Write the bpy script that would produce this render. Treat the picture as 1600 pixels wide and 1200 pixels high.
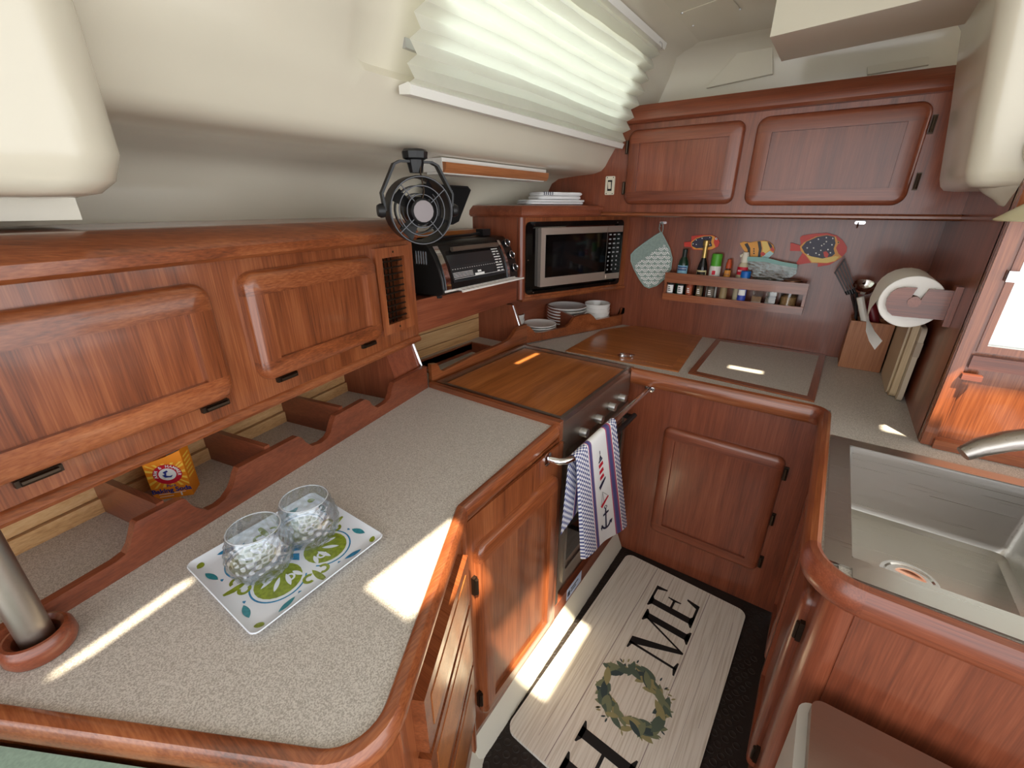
import bpy, bmesh, math, random
from mathutils import Vector, Matrix
random.seed(7)
for o in list(bpy.data.objects): bpy.data.objects.remove(o)
SC = bpy.context.scene
COL = SC.collection
V = Vector
# ------------------------------------------------------------------ camera
H = 1.52                                   # eye height above the datum (counter top 0.87)
F = 678.0                                  # focal length in px of the 1600 x 1200 frame
PIT = math.atan(278/678.0); YAW = math.atan(520/732.8)
cam = bpy.data.cameras.new('camera'); camo = bpy.data.objects.new('camera', cam); COL.objects.link(camo)
cam.sensor_width = 36; cam.lens = F/1600*36; cam.clip_start = 0.02
camo.location = (0, 0, H); camo.rotation_euler = (math.pi/2-PIT, 0, YAW)
SC.camera = camo
# ------------------------------------------------------------------ world, sun, exposure
W = bpy.data.worlds.new('world'); SC.world = W; W.use_nodes = True
bg = W.node_tree.nodes['Background']; bg.inputs[0].default_value = (0.96, 0.98, 1.0, 1); bg.inputs[1].default_value = 1.55
SUN = V((-0.30, 0.38, -0.87)).normalized()
sl = bpy.data.lights.new('sun_offscreen', 'SUN'); sl.energy = 9; sl.angle = 0.014; sl.color = (1, 0.86, 0.62)
so = bpy.data.objects.new('sun_offscreen', sl); COL.objects.link(so); so.rotation_euler = (-SUN).to_track_quat('Z', 'Y').to_euler(); so.location = (1, -1, 4)
SC.view_settings.view_transform = 'Standard'; SC.view_settings.look = 'None'
SC.view_settings.gamma = 1; SC.view_settings.use_curve_mapping = False
SC.view_settings.exposure = 0.97
# ------------------------------------------------------------------ photo pixel -> point on a known plane
_fh = V((-math.sin(YAW), math.cos(YAW), 0)); _up = V((0, 0, 1))
_fw = math.cos(PIT)*_fh - math.sin(PIT)*_up; _rt = V((math.cos(YAW), math.sin(YAW), 0)); _cu = _rt.cross(_fw)
EYE = V((0, 0, H))
def ray(x, y): return _fw + _rt*((x-800)/F) + _cu*((600-y)/F)
def PZ(x, y, z): r = ray(x, y); return EYE + r*((z-H)/r.z)
def PX(x, y, k): r = ray(x, y); return EYE + r*(k/r.x)
def PY(x, y, k): r = ray(x, y); return EYE + r*(k/r.y)
def PP(x, y, p0, n): r = ray(x, y); n = V(n); return EYE + r*((V(p0)-EYE).dot(n)/r.dot(n))
# ------------------------------------------------------------------ materials
def lin(c):
    f = lambda v: v/12.92 if v <= .04045 else ((v+.055)/1.055)**2.4
    return (f(c[0]/255), f(c[1]/255), f(c[2]/255), 1)
MATS = {}
def newmat(name):
    m = bpy.data.materials.new(name); m.use_nodes = True
    nt = m.node_tree; b = nt.nodes['Principled BSDF']; MATS[name] = m
    return m, nt, b
def flat(name, c, rough=.5, metal=0, coat=0, spec=.5, trans=0, ior=1.45, noise=0, nscale=20, bump=0, sub=0):
    if name in MATS: return MATS[name]
    m, nt, b = newmat(name)
    b.inputs['Base Color'].default_value = lin(c); b.inputs['Roughness'].default_value = rough
    b.inputs['Metallic'].default_value = metal; b.inputs['Coat Weight'].default_value = coat
    b.inputs['Coat Roughness'].default_value = .12
    b.inputs['Specular IOR Level'].default_value = spec
    b.inputs['Transmission Weight'].default_value = trans; b.inputs['IOR'].default_value = ior
    if noise or bump:
        tc = nt.nodes.new('ShaderNodeTexCoord'); n = nt.nodes.new('ShaderNodeTexNoise')
        n.inputs['Scale'].default_value = nscale; n.inputs['Detail'].default_value = 5
        nt.links.new(tc.outputs['Object'], n.inputs['Vector'])
        if noise:
            r = nt.nodes.new('ShaderNodeValToRGB'); cl = lin(c)
            r.color_ramp.elements[0].position = .3; r.color_ramp.elements[1].position = .7
            r.color_ramp.elements[0].color = tuple(v*(1-noise) for v in cl[:3])+(1,)
            r.color_ramp.elements[1].color = tuple(min(1, v*(1+noise)) for v in cl[:3])+(1,)
            nt.links.new(n.outputs['Fac'], r.inputs[0]); nt.links.new(r.outputs[0], b.inputs['Base Color'])
        if bump:
            bp = nt.nodes.new('ShaderNodeBump'); bp.inputs['Strength'].default_value = bump; bp.inputs['Distance'].default_value = .002
            nt.links.new(n.outputs['Fac'], bp.inputs['Height']); nt.links.new(bp.outputs[0], b.inputs['Normal'])
    return m
TONES = {'teak': ((86, 42, 22), (138, 74, 41), (174, 106, 65)), 'mahogany': ((98, 50, 35), (130, 68, 45), (154, 88, 61)),
         'oak': ((160, 116, 70), (204, 160, 110), (224, 188, 142)), 'lid': ((130, 74, 34), (168, 100, 50), (196, 128, 72)), 'block': ((130, 78, 44), (166, 106, 66), (188, 132, 90)),
         'board': ((176, 150, 112), (205, 182, 146), (220, 202, 172))}
def wood(tone, ax='Z', rough=.3, coat=None):
    coat = coat if coat is not None else .6 if tone == 'teak' else .32
    key = 'wood_%s_%s' % (tone, ax)
    if key in MATS: return MATS[key]
    m, nt, b = newmat(key); N = nt.nodes.new; L = nt.links.new
    tc = N('ShaderNodeTexCoord'); oi = N('ShaderNodeObjectInfo')
    add = N('ShaderNodeVectorMath'); add.operation = 'ADD'
    mul = N('ShaderNodeVectorMath'); mul.operation = 'SCALE'; mul.inputs[0].default_value = (7, 5, 3)
    L(oi.outputs['Random'], mul.inputs['Scale']); L(tc.outputs['Object'], add.inputs[0]); L(mul.outputs[0], add.inputs[1])
    def grain(across, along, detail, dist):
        mp = N('ShaderNodeMapping'); s = [across]*3; s['XYZ'.index(ax)] = along; mp.inputs['Scale'].default_value = s
        n = N('ShaderNodeTexNoise'); n.inputs['Scale'].default_value = 1; n.inputs['Detail'].default_value = detail
        n.inputs['Distortion'].default_value = dist
        L(add.outputs[0], mp.inputs[0]); L(mp.outputs[0], n.inputs['Vector']); return n
    g1 = grain(16, 1.3, 4, 1.2); g2 = grain(330, 9, 3, .2)
    r = N('ShaderNodeValToRGB'); d, md, lt = [lin(c) for c in TONES[tone]]
    e = r.color_ramp.elements; e[0].position = .30; e[0].color = d; e[1].position = .72; e[1].color = lt
    k = e.new(.5); k.color = md
    mx = N('ShaderNodeMath'); mx.operation = 'MULTIPLY_ADD'; mx.inputs[1].default_value = .45
    sb = N('ShaderNodeMath'); sb.operation = 'MULTIPLY'; sb.inputs[1].default_value = .55
    L(g1.outputs['Fac'], sb.inputs[0]); L(g2.outputs['Fac'], mx.inputs[0]); L(sb.outputs[0], mx.inputs[2]); L(mx.outputs[0], r.inputs[0])
    hs = N('ShaderNodeHueSaturation'); mr = N('ShaderNodeMapRange'); mr.inputs[3].default_value = .88; mr.inputs[4].default_value = 1.1
    L(oi.outputs['Random'], mr.inputs[0]); L(mr.outputs[0], hs.inputs['Value']); L(r.outputs[0], hs.inputs['Color']); L(hs.outputs[0], b.inputs['Base Color'])
    b.inputs['Roughness'].default_value = rough; b.inputs['Coat Weight'].default_value = coat; b.inputs['Coat Roughness'].default_value = .1
    bp = N('ShaderNodeBump'); bp.inputs['Strength'].default_value = .07; bp.inputs['Distance'].default_value = .001
    L(g2.outputs['Fac'], bp.inputs['Height']); L(bp.outputs[0], b.inputs['Normal'])
    return m
def speckle(name, c0, c1, scale, rough=.5):
    m, nt, b = newmat(name); N = nt.nodes.new; L = nt.links.new
    tc = N('ShaderNodeTexCoord'); n = N('ShaderNodeTexNoise'); n.inputs['Scale'].default_value = scale; n.inputs['Detail'].default_value = 2
    L(tc.outputs['Object'], n.inputs['Vector']); r = N('ShaderNodeValToRGB'); e = r.color_ramp.elements
    e[0].position = .38; e[0].color = lin(c0); e[1].position = .6; e[1].color = lin(c1)
    L(n.outputs['Fac'], r.inputs[0]); L(r.outputs[0], b.inputs['Base Color']); b.inputs['Roughness'].default_value = rough
    return m
LAM = speckle('laminate', (162, 156, 149), (207, 202, 196), 480, .38)
CREAM = flat('gelcoat_cream', (216, 209, 190), .22, coat=.3, noise=.03, nscale=3)
CREAMT = flat('gelcoat_strip', (226, 222, 208), .3)
def brushed(name, c, ax, rough=.28):
    m, nt, b = newmat(name); N = nt.nodes.new; L = nt.links.new
    b.inputs['Base Color'].default_value = lin(c); b.inputs['Metallic'].default_value = 1
    tc = N('ShaderNodeTexCoord'); mp = N('ShaderNodeMapping'); s = [420]*3; s['XYZ'.index(ax)] = 4; mp.inputs['Scale'].default_value = s
    n = N('ShaderNodeTexNoise'); n.inputs['Scale'].default_value = 1; L(tc.outputs['Object'], mp.inputs[0]); L(mp.outputs[0], n.inputs['Vector'])
    mr = N('ShaderNodeMapRange'); mr.inputs[3].default_value = rough-.1; mr.inputs[4].default_value = rough+.14
    L(n.outputs['Fac'], mr.inputs[0]); L(mr.outputs[0], b.inputs['Roughness'])
    return m
STEEL = brushed('steel_brushed', (200, 198, 194), 'X', .3)
STEELY = brushed('steel_brushed_y', (176, 170, 164), 'Y', .3)
STEELD = brushed('steel_dull', (172, 162, 152), 'Y', .36)
BRONZE = flat('hinge_bronze', (70, 58, 48), .4, metal=.9)
CHROME = flat('chrome', (225, 225, 228), .08, metal=1)
BLACK = flat('black_plastic', (22, 22, 24), .4)
BLACKG = flat('black_gloss', (10, 10, 11), .08)
WHITE = flat('white_ceramic', (240, 238, 234), .25, coat=.3)
WHITEP = flat('white_plastic', (232, 230, 222), .4)
GREYP = flat('grey_metal', (190, 190, 190), .35, metal=.8)
SCREEN = flat('dark_glass', (20, 20, 22), .06)
RUBBER = flat('rubber_black', (40, 33, 30), .55, noise=.25, nscale=60)
PAPER = flat('paper_white', (244, 242, 236), .8, bump=.15, nscale=300)
def thin_glass(name, tint, fac, bump=0, bscale=60, rough=.03, top=.5):
    m, nt, b = newmat(name); N = nt.nodes.new; L = nt.links.new
    tr = N('ShaderNodeBsdfTransparent'); tr.inputs[0].default_value = lin(tint); gl = N('ShaderNodeBsdfGlossy'); gl.inputs['Roughness'].default_value = rough
    lw = N('ShaderNodeLayerWeight'); lw.inputs['Blend'].default_value = .35; mr = N('ShaderNodeMapRange'); mr.inputs[3].default_value = fac; mr.inputs[4].default_value = top
    L(lw.outputs['Facing'], mr.inputs[0]); mx = N('ShaderNodeMixShader'); L(mr.outputs[0], mx.inputs[0]); L(tr.outputs[0], mx.inputs[1]); L(gl.outputs[0], mx.inputs[2])
    L(mx.outputs[0], nt.nodes['Material Output'].inputs[0])
    if bump:
        tc = N('ShaderNodeTexCoord'); v = N('ShaderNodeTexVoronoi'); v.inputs['Scale'].default_value = bscale; mp = N('ShaderNodeMapping'); mp.inputs['Scale'].default_value = (1, 1, 1.9)
        L(tc.outputs['Object'], mp.inputs[0]); L(mp.outputs[0], v.inputs['Vector'])
        bp = N('ShaderNodeBump'); bp.inputs['Strength'].default_value = bump; bp.inputs['Distance'].default_value = .004
        L(v.outputs['Distance'], bp.inputs['Height']); L(bp.outputs[0], gl.inputs['Normal']); L(bp.outputs[0], lw.inputs['Normal'])
    return m
PANE = thin_glass('pane_glass', (240, 244, 240), .04)
# ------------------------------------------------------------------ mesh builder
class MB:
    def __init__(s, M=None): s.bm = bmesh.new(); s.M = M or Matrix.Identity(4)
    def P(s, p): return s.M @ V(p)
    def _bev(s, faces, bev, seg):
        if not bev: return
        es = set()
        for f in faces:
            for e in f.edges: es.add(e)
        es = [e for e in es if len(e.link_faces) == 2 and e.calc_face_angle(0) > .5]
        bmesh.ops.bevel(s.bm, geom=es, offset=bev, segments=seg, profile=.5, affect='EDGES', clamp_overlap=True)
    def box(s, x0, x1, y0, y1, z0, z1, bev=0, seg=2):
        v = [s.bm.verts.new(s.P((x, y, z))) for x in (x0, x1) for y in (y0, y1) for z in (z0, z1)]
        fs = [s.bm.faces.new([v[i] for i in q]) for q in ((0,1,3,2), (4,6,7,5), (0,4,5,1), (2,3,7,6), (0,2,6,4), (1,5,7,3))]
        s._bev(fs, bev, seg); return s
    def prism(s, poly, ax, t0, t1, bev=0, seg=2):
        def mk(p, t): return s.P({'z': (p[0], p[1], t), 'y': (p[0], t, p[1]), 'x': (t, p[0], p[1])}[ax])
        a = [s.bm.verts.new(mk(p, t0)) for p in poly]; b = [s.bm.verts.new(mk(p, t1)) for p in poly]
        n = len(poly); fs = [s.bm.faces.new(a), s.bm.faces.new(b[::-1])]
        for i in range(n): fs.append(s.bm.faces.new((a[i], b[i], b[(i+1) % n], a[(i+1) % n])))
        s._bev(fs, bev, seg); return s
    def slab(s, pts, off, bev=0):                         # any planar 3-D outline pushed by a vector
        a = [s.bm.verts.new(s.P(p)) for p in pts]; b = [s.bm.verts.new(s.P(V(p)+V(off))) for p in pts]
        n = len(pts); fs = [s.bm.faces.new(a), s.bm.faces.new(b[::-1])]
        for i in range(n): fs.append(s.bm.faces.new((a[i], b[i], b[(i+1) % n], a[(i+1) % n])))
        s._bev(fs, bev, 2 if bev < .02 else 5); return s
    def poly(s, pts):
        s.bm.faces.new([s.bm.verts.new(s.P(p)) for p in pts]); return s
    def loft(s, rings, closed=True, cap=True):
        R = [[s.bm.verts.new(s.P(p)) for p in r] for r in rings]
        n = len(R[0])
        for i in range(len(R)-1):
            for j in range(n if closed else n-1):
                k = (j+1) % n; s.bm.faces.new((R[i][j], R[i][k], R[i+1][k], R[i+1][j]))
        if cap and closed: s.bm.faces.new(R[0][::-1]); s.bm.faces.new(R[-1])
        return s
    def tube(s, pts, r, seg=8, cap=True):
        pts = [V(p) for p in pts]; rs = r if isinstance(r, (list, tuple)) else [r]*len(pts)
        t = [(pts[min(i+1, len(pts)-1)]-pts[max(i-1, 0)]).normalized() for i in range(len(pts))]
        a = V((0, 0, 1)) if abs(t[0].z) < .9 else V((1, 0, 0)); nrm = (a - t[0]*a.dot(t[0])).normalized(); rings = []
        for i, p in enumerate(pts):
            nrm = (nrm - t[i]*nrm.dot(t[i])).normalized(); bn = t[i].cross(nrm)
            rings.append([p + (nrm*math.cos(2*math.pi*j/seg) + bn*math.sin(2*math.pi*j/seg))*rs[i] for j in range(seg)])
        return s.loft(rings, True, cap)
    def ring(s, c, axis, R, r, seg=32, sub=6):
        c = V(c); w = V(axis).normalized(); a = V((0, 0, 1)) if abs(w.z) < .9 else V((1, 0, 0)); x = (a-w*a.dot(w)).normalized(); y = w.cross(x)
        rings = []
        for i in range(seg+1):
            t = 2*math.pi*i/seg; d = x*math.cos(t)+y*math.sin(t)
            rings.append([c + d*(R + r*math.cos(2*math.pi*j/sub)) + w*(r*math.sin(2*math.pi*j/sub)) for j in range(sub)])
        s.loft(rings, True, False); return s
    def lathe(s, prof, c=(0, 0, 0), axis=(0, 0, 1), seg=24, cap=True):
        c = V(c); w = V(axis).normalized(); a = V((1, 0, 0)) if abs(w.x) < .9 else V((0, 1, 0)); x = (a-w*a.dot(w)).normalized(); y = w.cross(x)
        rings = [[c + w*z + (x*math.cos(2*math.pi*j/seg)+y*math.sin(2*math.pi*j/seg))*max(r, 1e-5) for j in range(seg)] for r, z in prof]
        return s.loft(rings, True, cap)
    def grid(s, nu, nv, f):
        vs = [[s.bm.verts.new(s.P(f(i/nu, j/nv))) for j in range(nv+1)] for i in range(nu+1)]
        uvl = s.bm.loops.layers.uv.verify()
        for i in range(nu):
            for j in range(nv):
                fc = s.bm.faces.new((vs[i][j], vs[i+1][j], vs[i+1][j+1], vs[i][j+1]))
                for lp, q in zip(fc.loops, ((i, j), (i+1, j), (i+1, j+1), (i, j+1))): lp[uvl].uv = (q[0]/nu, q[1]/nv)
        return s
    def sweep(s, path, prof, cap=True, closed=False, cut=None):       # path: 3-D, horizontal frames; prof: (out, up); out = right of travel
        pts = [V(p) for p in path]; n = len(pts); rings = []
        for i, p in enumerate(pts):
            if closed: a = (p-pts[i-1]); b = (pts[(i+1) % n]-p)
            else: a = (p-pts[i-1]) if i else (pts[1]-p); b = (pts[i+1]-p) if i < n-1 else a
            if not closed and i == 0: a = b
            a.z = b.z = 0; a.normalize(); b.normalize()
            na = V((a.y, -a.x, 0)); nb = V((b.y, -b.x, 0)); m = (na+nb).normalized(); k = 1/max(.4, m.dot(na))
            rings.append([p + m*(q[0]*k) + V((0, 0, q[1])) for q in prof])
        if closed: rings.append(rings[0])
        if cut: rings = rings[cut[0]:cut[1]]
        return s.loft(rings, True, cap and not closed)
    def mesh(s, name, off=V((0, 0, 0)), smooth=35, weld=False):
        if weld: bmesh.ops.remove_doubles(s.bm, verts=s.bm.verts, dist=1e-6)
        bmesh.ops.recalc_face_normals(s.bm, faces=s.bm.faces)
        for v in s.bm.verts: v.co -= off
        me = bpy.data.meshes.new(name); s.bm.to_mesh(me); s.bm.free()
        if smooth:
            for p in me.polygons: p.use_smooth = True
            me.set_sharp_from_angle(angle=math.radians(smooth))
        return me
OFF = {}
def setp(o, label=None, cat=None, group=None, kind=None):
    if label: o['label'] = label
    if cat: o['category'] = cat
    if group: o['group'] = group
    if kind: o['kind'] = kind
    return o
def root(name, label, cat, loc=(0, 0, 0), group=None):
    o = bpy.data.objects.new(name, None); COL.objects.link(o); o.location = loc; o.empty_display_size = .05
    OFF[o] = V(loc); return setp(o, label, cat, group)
def part(name, mb, mat, parent, label=None, kind=None, smooth=35):
    me = mb.mesh(name, OFF[parent], smooth); me.materials.append(mat)
    o = bpy.data.objects.new(name, me); COL.objects.link(o); o.parent = parent; OFF[o] = OFF[parent]
    return setp(o, label, None, None, kind)
def single(name, mb, mat, label, cat, loc, group=None, smooth=35):
    loc = V(loc); me = mb.mesh(name, loc, smooth); me.materials.append(mat)
    o = bpy.data.objects.new(name, me); COL.objects.link(o); o.location = loc; OFF[o] = loc
    return setp(o, label, cat, group)
def struct(name, mb, mat, parent=None, smooth=35):
    if parent: return part(name, mb, mat, parent, None, None, smooth)
    me = mb.mesh(name, V((0, 0, 0)), smooth); me.materials.append(mat)
    o = bpy.data.objects.new(name, me); COL.objects.link(o); OFF[o] = V((0, 0, 0)); o['kind'] = 'structure'; return o
def dup(r, loc, rz=0, label=None, name=None):
    c = r.copy(); COL.objects.link(c); c.location = loc; c.rotation_euler = (0, 0, rz)
    if label: c['label'] = label
    for ch in list(r.children):
        k = ch.copy(); COL.objects.link(k); k.parent = c
        for g in list(ch.children):
            q = g.copy(); COL.objects.link(q); q.parent = k
    return c
def frame(o, x, y, z=(0, 0, 1)):
    x, y, z, o = V(x), V(y), V(z), V(o)
    return Matrix(((x.x, y.x, z.x, o.x), (x.y, y.y, z.y, o.y), (x.z, y.z, z.z, o.z), (0, 0, 0, 1)))
def text_mb(txt, size, M, off=.0004, ext=0, align='CENTER', shear=0, bold=0):
    cu = bpy.data.curves.new('txt', 'FONT'); cu.body = txt; cu.size = size; cu.align_x = align; cu.align_y = 'CENTER'; cu.shear = shear
    cu.offset = bold; cu.resolution_u = 3
    to = bpy.data.objects.new('txt', cu); COL.objects.link(to); bpy.context.view_layer.update()
    me = bpy.data.meshes.new_from_object(to.evaluated_get(bpy.context.evaluated_depsgraph_get()))
    bpy.data.objects.remove(to); bpy.data.curves.remove(cu)
    mb = MB(); mb.bm.from_mesh(me); bpy.data.meshes.remove(me)
    for v in mb.bm.verts: v.co = M @ V((v.co.x, v.co.y, off))
    return mb
def merge(a, b):
    me = bpy.data.meshes.new('t'); b.bm.to_mesh(me); b.bm.free(); a.bm.from_mesh(me); bpy.data.meshes.remove(me); return a
def rrect(x0, x1, y0, y1, r, n=5):
    out = []
    for cx, cy, a0 in ((x1-r, y1-r, 0), (x0+r, y1-r, 90), (x0+r, y0+r, 180), (x1-r, y0+r, 270)):
        for i in range(n+1):
            t = math.radians(a0+90*i/n); out.append((cx+r*math.cos(t), cy+r*math.sin(t)))
    return out
def circ(cx, cy, r, n=16, ry=None, rot=0):
    ry = ry or r; c, s = math.cos(rot), math.sin(rot); o = []
    for i in range(n):
        t = 2*math.pi*i/n; x, y = r*math.cos(t), ry*math.sin(t); o.append((cx+x*c-y*s, cy+x*s+y*c))
    return o
def leafp(cx, cy, L, w, rot, n=7):
    up = [(-L/2+L*i/n, w/2*math.sin(math.pi*i/n)**.8) for i in range(n+1)]; lo = [(x, -y) for x, y in up[1:-1][::-1]]
    c, s = math.cos(rot), math.sin(rot); return [(cx+x*c-y*s, cy+x*s+y*c) for x, y in up+lo]
def fillet(pts, rads, n=7):                                # round the corners of a 2-D open path
    out = [V(pts[0]+(0,))]
    for i in range(1, len(pts)-1):
        p = V(pts[i]+(0,)); a = (V(pts[i-1]+(0,))-p); b = (V(pts[i+1]+(0,))-p); an = a.normalized(); bn = b.normalized()
        th = an.angle(bn)/2; r = rads[i]
        if r <= 0: out.append(p); continue
        d = r/math.tan(th); p0 = p+an*d; p1 = p+bn*d; c = p+(an+bn).normalized()*(r/math.sin(th))
        v0, v1 = p0-c, p1-c; tot = v0.angle(v1)
        for k in range(n+1): out.append(c + v0.normalized().slerp(v1.normalized(), k/n)*r if tot > 1e-4 else p)
    out.append(V(pts[-1]+(0,))); return out
ZC = .87; FL = -.10
LA = V((-.961, .083, 0)); LU = V((-.198, .980, 0)).normalized(); LN = V((LU.y, -LU.x, 0))
LF = frame(LA, LU, LN)                                     # left run: (along, out, up)
CA = V((-1.178, 1.773, 0)); CU = V((.368, .930, 0)).normalized(); CN = V((CU.y, -CU.x, 0))
CF = frame(CA, CU, CN)                                     # corner unit: (along, out, up)
def inv(M, p): return M.inverted() @ p
def LP(x, y, d=0): return inv(LF, PP(x, y, LA+LN*d, LN))
def CP(x, y, d=0): return inv(CF, PP(x, y, CA+CN*d, CN))
# ------------------------------------------------------------------ raised frame door
def door(parent, M, a0, a1, z0, z1, c0, t, tone, axh, R=.035, fw=.055, name='door', hinges=(), latch=None):
    ai0, ai1, bi0, bi1 = a0+fw, a1-fw, z0+fw, z1-fw
    def outline(i, N=6):
        pts = []
        r = max(R-i, .003)
        cs = ((a1-i-r, z1-i-r, 0), (a0+i+r, z1-i-r, 90), (a0+i+r, z0+i+r, 180), (a1-i-r, z0+i+r, 270))
        for k, (cx, cy, an) in enumerate(cs):
            if k == 2: pts += [(a0+i, bi1), (a0+i, bi0)]
            if k == 0: pts += [(a1-i, bi0), (a1-i, bi1)]
            for j in range(N+1):
                q = math.radians(an+90*j/N); pts.append((cx+r*math.cos(q), cy+r*math.sin(q)))
        return pts
    lay = [(0, 0), (0, t*.4), (.003, t*.68), (.009, t*.9), (.019, t)]
    rings = [[(p[0], c0+h, p[1]) for p in outline(i)] for i, h in lay]
    o0 = outline(.019); cl = lambda p: (min(max(p[0], ai0), ai1), min(max(p[1], bi0), bi1))
    rings.append([(cl(p)[0], c0+t, cl(p)[1]) for p in o0]); rings.append([(cl(p)[0], c0+t-.013, cl(p)[1]) for p in o0])
    n = len(o0); seg = {'top': [], 'bot': [], 'l': [], 'r': []}
    for j in range(n):
        k = (j+1) % n; b = (o0[j][1]+o0[k][1])/2; a = (o0[j][0]+o0[k][0])/2
        seg['top' if b > bi1 else 'bot' if b < bi0 else 'l' if a < (a0+a1)/2 else 'r'].append((j, k))
    d = part(name, MB(M).box(ai0-.004, ai1+.004, c0, c0+t-.011, bi0-.004, bi1+.004), wood(tone, 'Z'), parent)
    for key, nm, ax in (('top', 'rail', axh), ('bot', 'rail', axh), ('l', 'stile', 'Z'), ('r', 'stile', 'Z')):
        mb = MB(M)
        for j, k in seg[key]:
            for i in range(len(rings)-1):
                q = [rings[i][j], rings[i][k], rings[i+1][k], rings[i+1][j]]
                if (V(q[2])-V(q[3])).length < 1e-6: q = q[:3]
                mb.poly(q)
        bmesh.ops.remove_doubles(mb.bm, verts=mb.bm.verts, dist=1e-5)
        part(nm, mb, wood(tone, ax), d)
    for ha, hz, vert in hinges:
        mb = MB(M)
        if vert: mb.box(ha-.007, ha+.007, c0, c0+.010, hz-.028, hz+.028, .003); mb.tube([(ha, c0+.012, hz-.024), (ha, c0+.012, hz+.024)], .0055, 8)
        else: mb.box(ha-.03, ha+.03, c0, c0+.010, hz-.006, hz+.006, .003); mb.tube([(ha-.024, c0+.012, hz), (ha+.024, c0+.012, hz)], .0055, 8)
        part('hinge', mb, BRONZE, d)
    return d
# ================================================================== STRUCTURE
ZCEIL = 2.17
# ---- floor pan with studded rubber
fl = struct('floor', MB().box(-1.7, 2.6, -2.2, 2.6, FL-.04, FL), RUBBER)
mb = MB()
for i in range(60):
    for j in range(60):
        x = -.565+i*.034+(.017 if j % 2 else 0); y = .25+j*.030
        if (x < -.47 or x > .0 or y < .74) and y < 1.73 and x < .10: mb.lathe([(.0125, FL-.001), (.0125, FL+.001), (.0105, FL+.002), (.0085, FL+.001)], (x, y, 0), (0, 0, 1), 10)
part('stud', mb, RUBBER, fl, None, 'stuff')
struct('trim_1', MB().prism([(-.60, FL), (-.548, FL), (-.552, FL+.018), (-.588, .004), (-.60, .004)], 'y', .60, 1.742, .004), CREAMT)
struct('trim_2', MB().slab([PZ(742, 1141, 0)+V((-.03, 0, 0)), (-.548, .62, FL), (-.40, .30, FL), (-.44, .28, 0)], (-.05, -.02, 0)), CREAMT)
# ---- hull liner (deck underside, cabin side, crown)
def prof(y):
    xr = 1.50 if y < 1.72 else 1.50-.17*min(1, (y-1.72)/.45)
    rec = .028*min(1, max(0, (y-.70)/.07)) if y < 2.3 else 0
    p = [(-xr, .95), (-xr, 1.30), (-xr, 1.56), (-xr+.012, 1.60), (-xr+.03, 1.63), (-xr+.07, 1.652), (-1.16, 1.662), (-1.06, 1.668), (-1.02, 1.680), (-1.0, 1.70), (-.985, 1.728), (-.962, 1.765), (-.938, 1.80)]
    q = [(-.93, 1.82), (-.905, 1.87), (-.80, 2.10), (-.775, 2.145)]
    p += [(a-rec, b) for a, b in q]
    p += [(-.735, ZCEIL-.012), (-.66, ZCEIL)]
    return p
ys = [-1.6, -1.0, -.5, 0, .25, .5, .70, .72, .74, .76, .78, .86, .94, 1.2, 1.5, 1.72, 1.8, 1.9, 2.0, 2.04, 2.17, 2.3, 2.47]
mb = MB(); vs = [[mb.bm.verts.new(V((x, y, z))) for x, z in prof(y)] for y in ys]
for i in range(len(ys)-1):
    for j in range(len(vs[0])-1):
        if ys[i] >= .94 and ys[i+1] <= 2.04 and 14 <= j < 15: continue          # portlight opening
        mb.bm.faces.new((vs[i][j], vs[i+1][j], vs[i+1][j+1], vs[i][j+1]))
struct('wall_left', mb, CREAM, smooth=50)
# ---- portlight frame and pane behind the shade
w1 = struct('window_1', MB().sweep([(-.935, .87, 1.885), (-.935, 2.03, 1.885)], [(-.012, -.02), (.012, -.02), (.012, .0), (-.012, .0)]).sweep([(-.842, .87, 2.09), (-.842, 2.03, 2.09)], [(-.012, 0), (.012, 0), (.012, .02), (-.012, .02)]), GREYP)
part('pane', MB().slab([(-.945, .86, 1.87), (-.945, 2.04, 1.87), (-.842, 2.04, 2.10), (-.842, .86, 2.10)], (-.006, 0, -.002)), PANE, w1)
# ---- ceiling; unseen openings are added, each cut to shape a sun patch below
def sunrect(pts, m=0):
    q = [p - SUN*((p.z-ZCEIL)/SUN.z) for p in pts]
    return (min(a.x for a in q)-m, max(a.x for a in q)+m, min(a.y for a in q)-m, max(a.y for a in q)+m)
OPEN = [sunrect([PZ(556, 930, ZC), PZ(706, 812, ZC), PZ(640, 985, ZC)]),                 # patch on the near counter
        sunrect([PZ(50, 1085, ZC), PZ(296, 905, ZC), PZ(60, 1085, ZC)]),                 # long streak
        sunrect([PZ(805, 990, FL), PZ(925, 985, FL), PZ(830, 1090, FL)]),                # mat
        sunrect([PZ(800, 566, .89), PZ(838, 548, .89), PZ(815, 566, .89)]),              # stove lid
        sunrect([PY(1446, 692, 1.63), PY(1462, 592, 1.63), PY(1800, 660, 1.63)]),        # right hand bulkhead
        sunrect([PZ(1150, 558, ZC), PZ(1195, 590, ZC), PZ(1205, 565, ZC)])]
xs = sorted(set([-.66, 2.3]+[v for o in OPEN for v in o[:2]])); yv = sorted(set([-1.7, 2.47]+[v for o in OPEN for v in o[2:]]))
mb = MB()
for i in range(len(xs)-1):
    for j in range(len(yv)-1):
        cx, cy = (xs[i]+xs[i+1])/2, (yv[j]+yv[j+1])/2
        if any(o[0] < cx < o[1] and o[2] < cy < o[3] for o in OPEN): continue
        if xs[i+1]-xs[i] < 1e-5 or yv[j+1]-yv[j] < 1e-5: continue
        mb.box(xs[i], xs[i+1], yv[j], yv[j+1], ZCEIL, ZCEIL+.05)
sa = [a - SUN*((a.z-ZCEIL)/SUN.z) for a in (PZ(46, 1088, ZC), PZ(300, 905, ZC))]          # slanted slit: close both sides of its opening
o2 = OPEN[1]; sa.sort(key=lambda a: a.y); hw = .011
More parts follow.
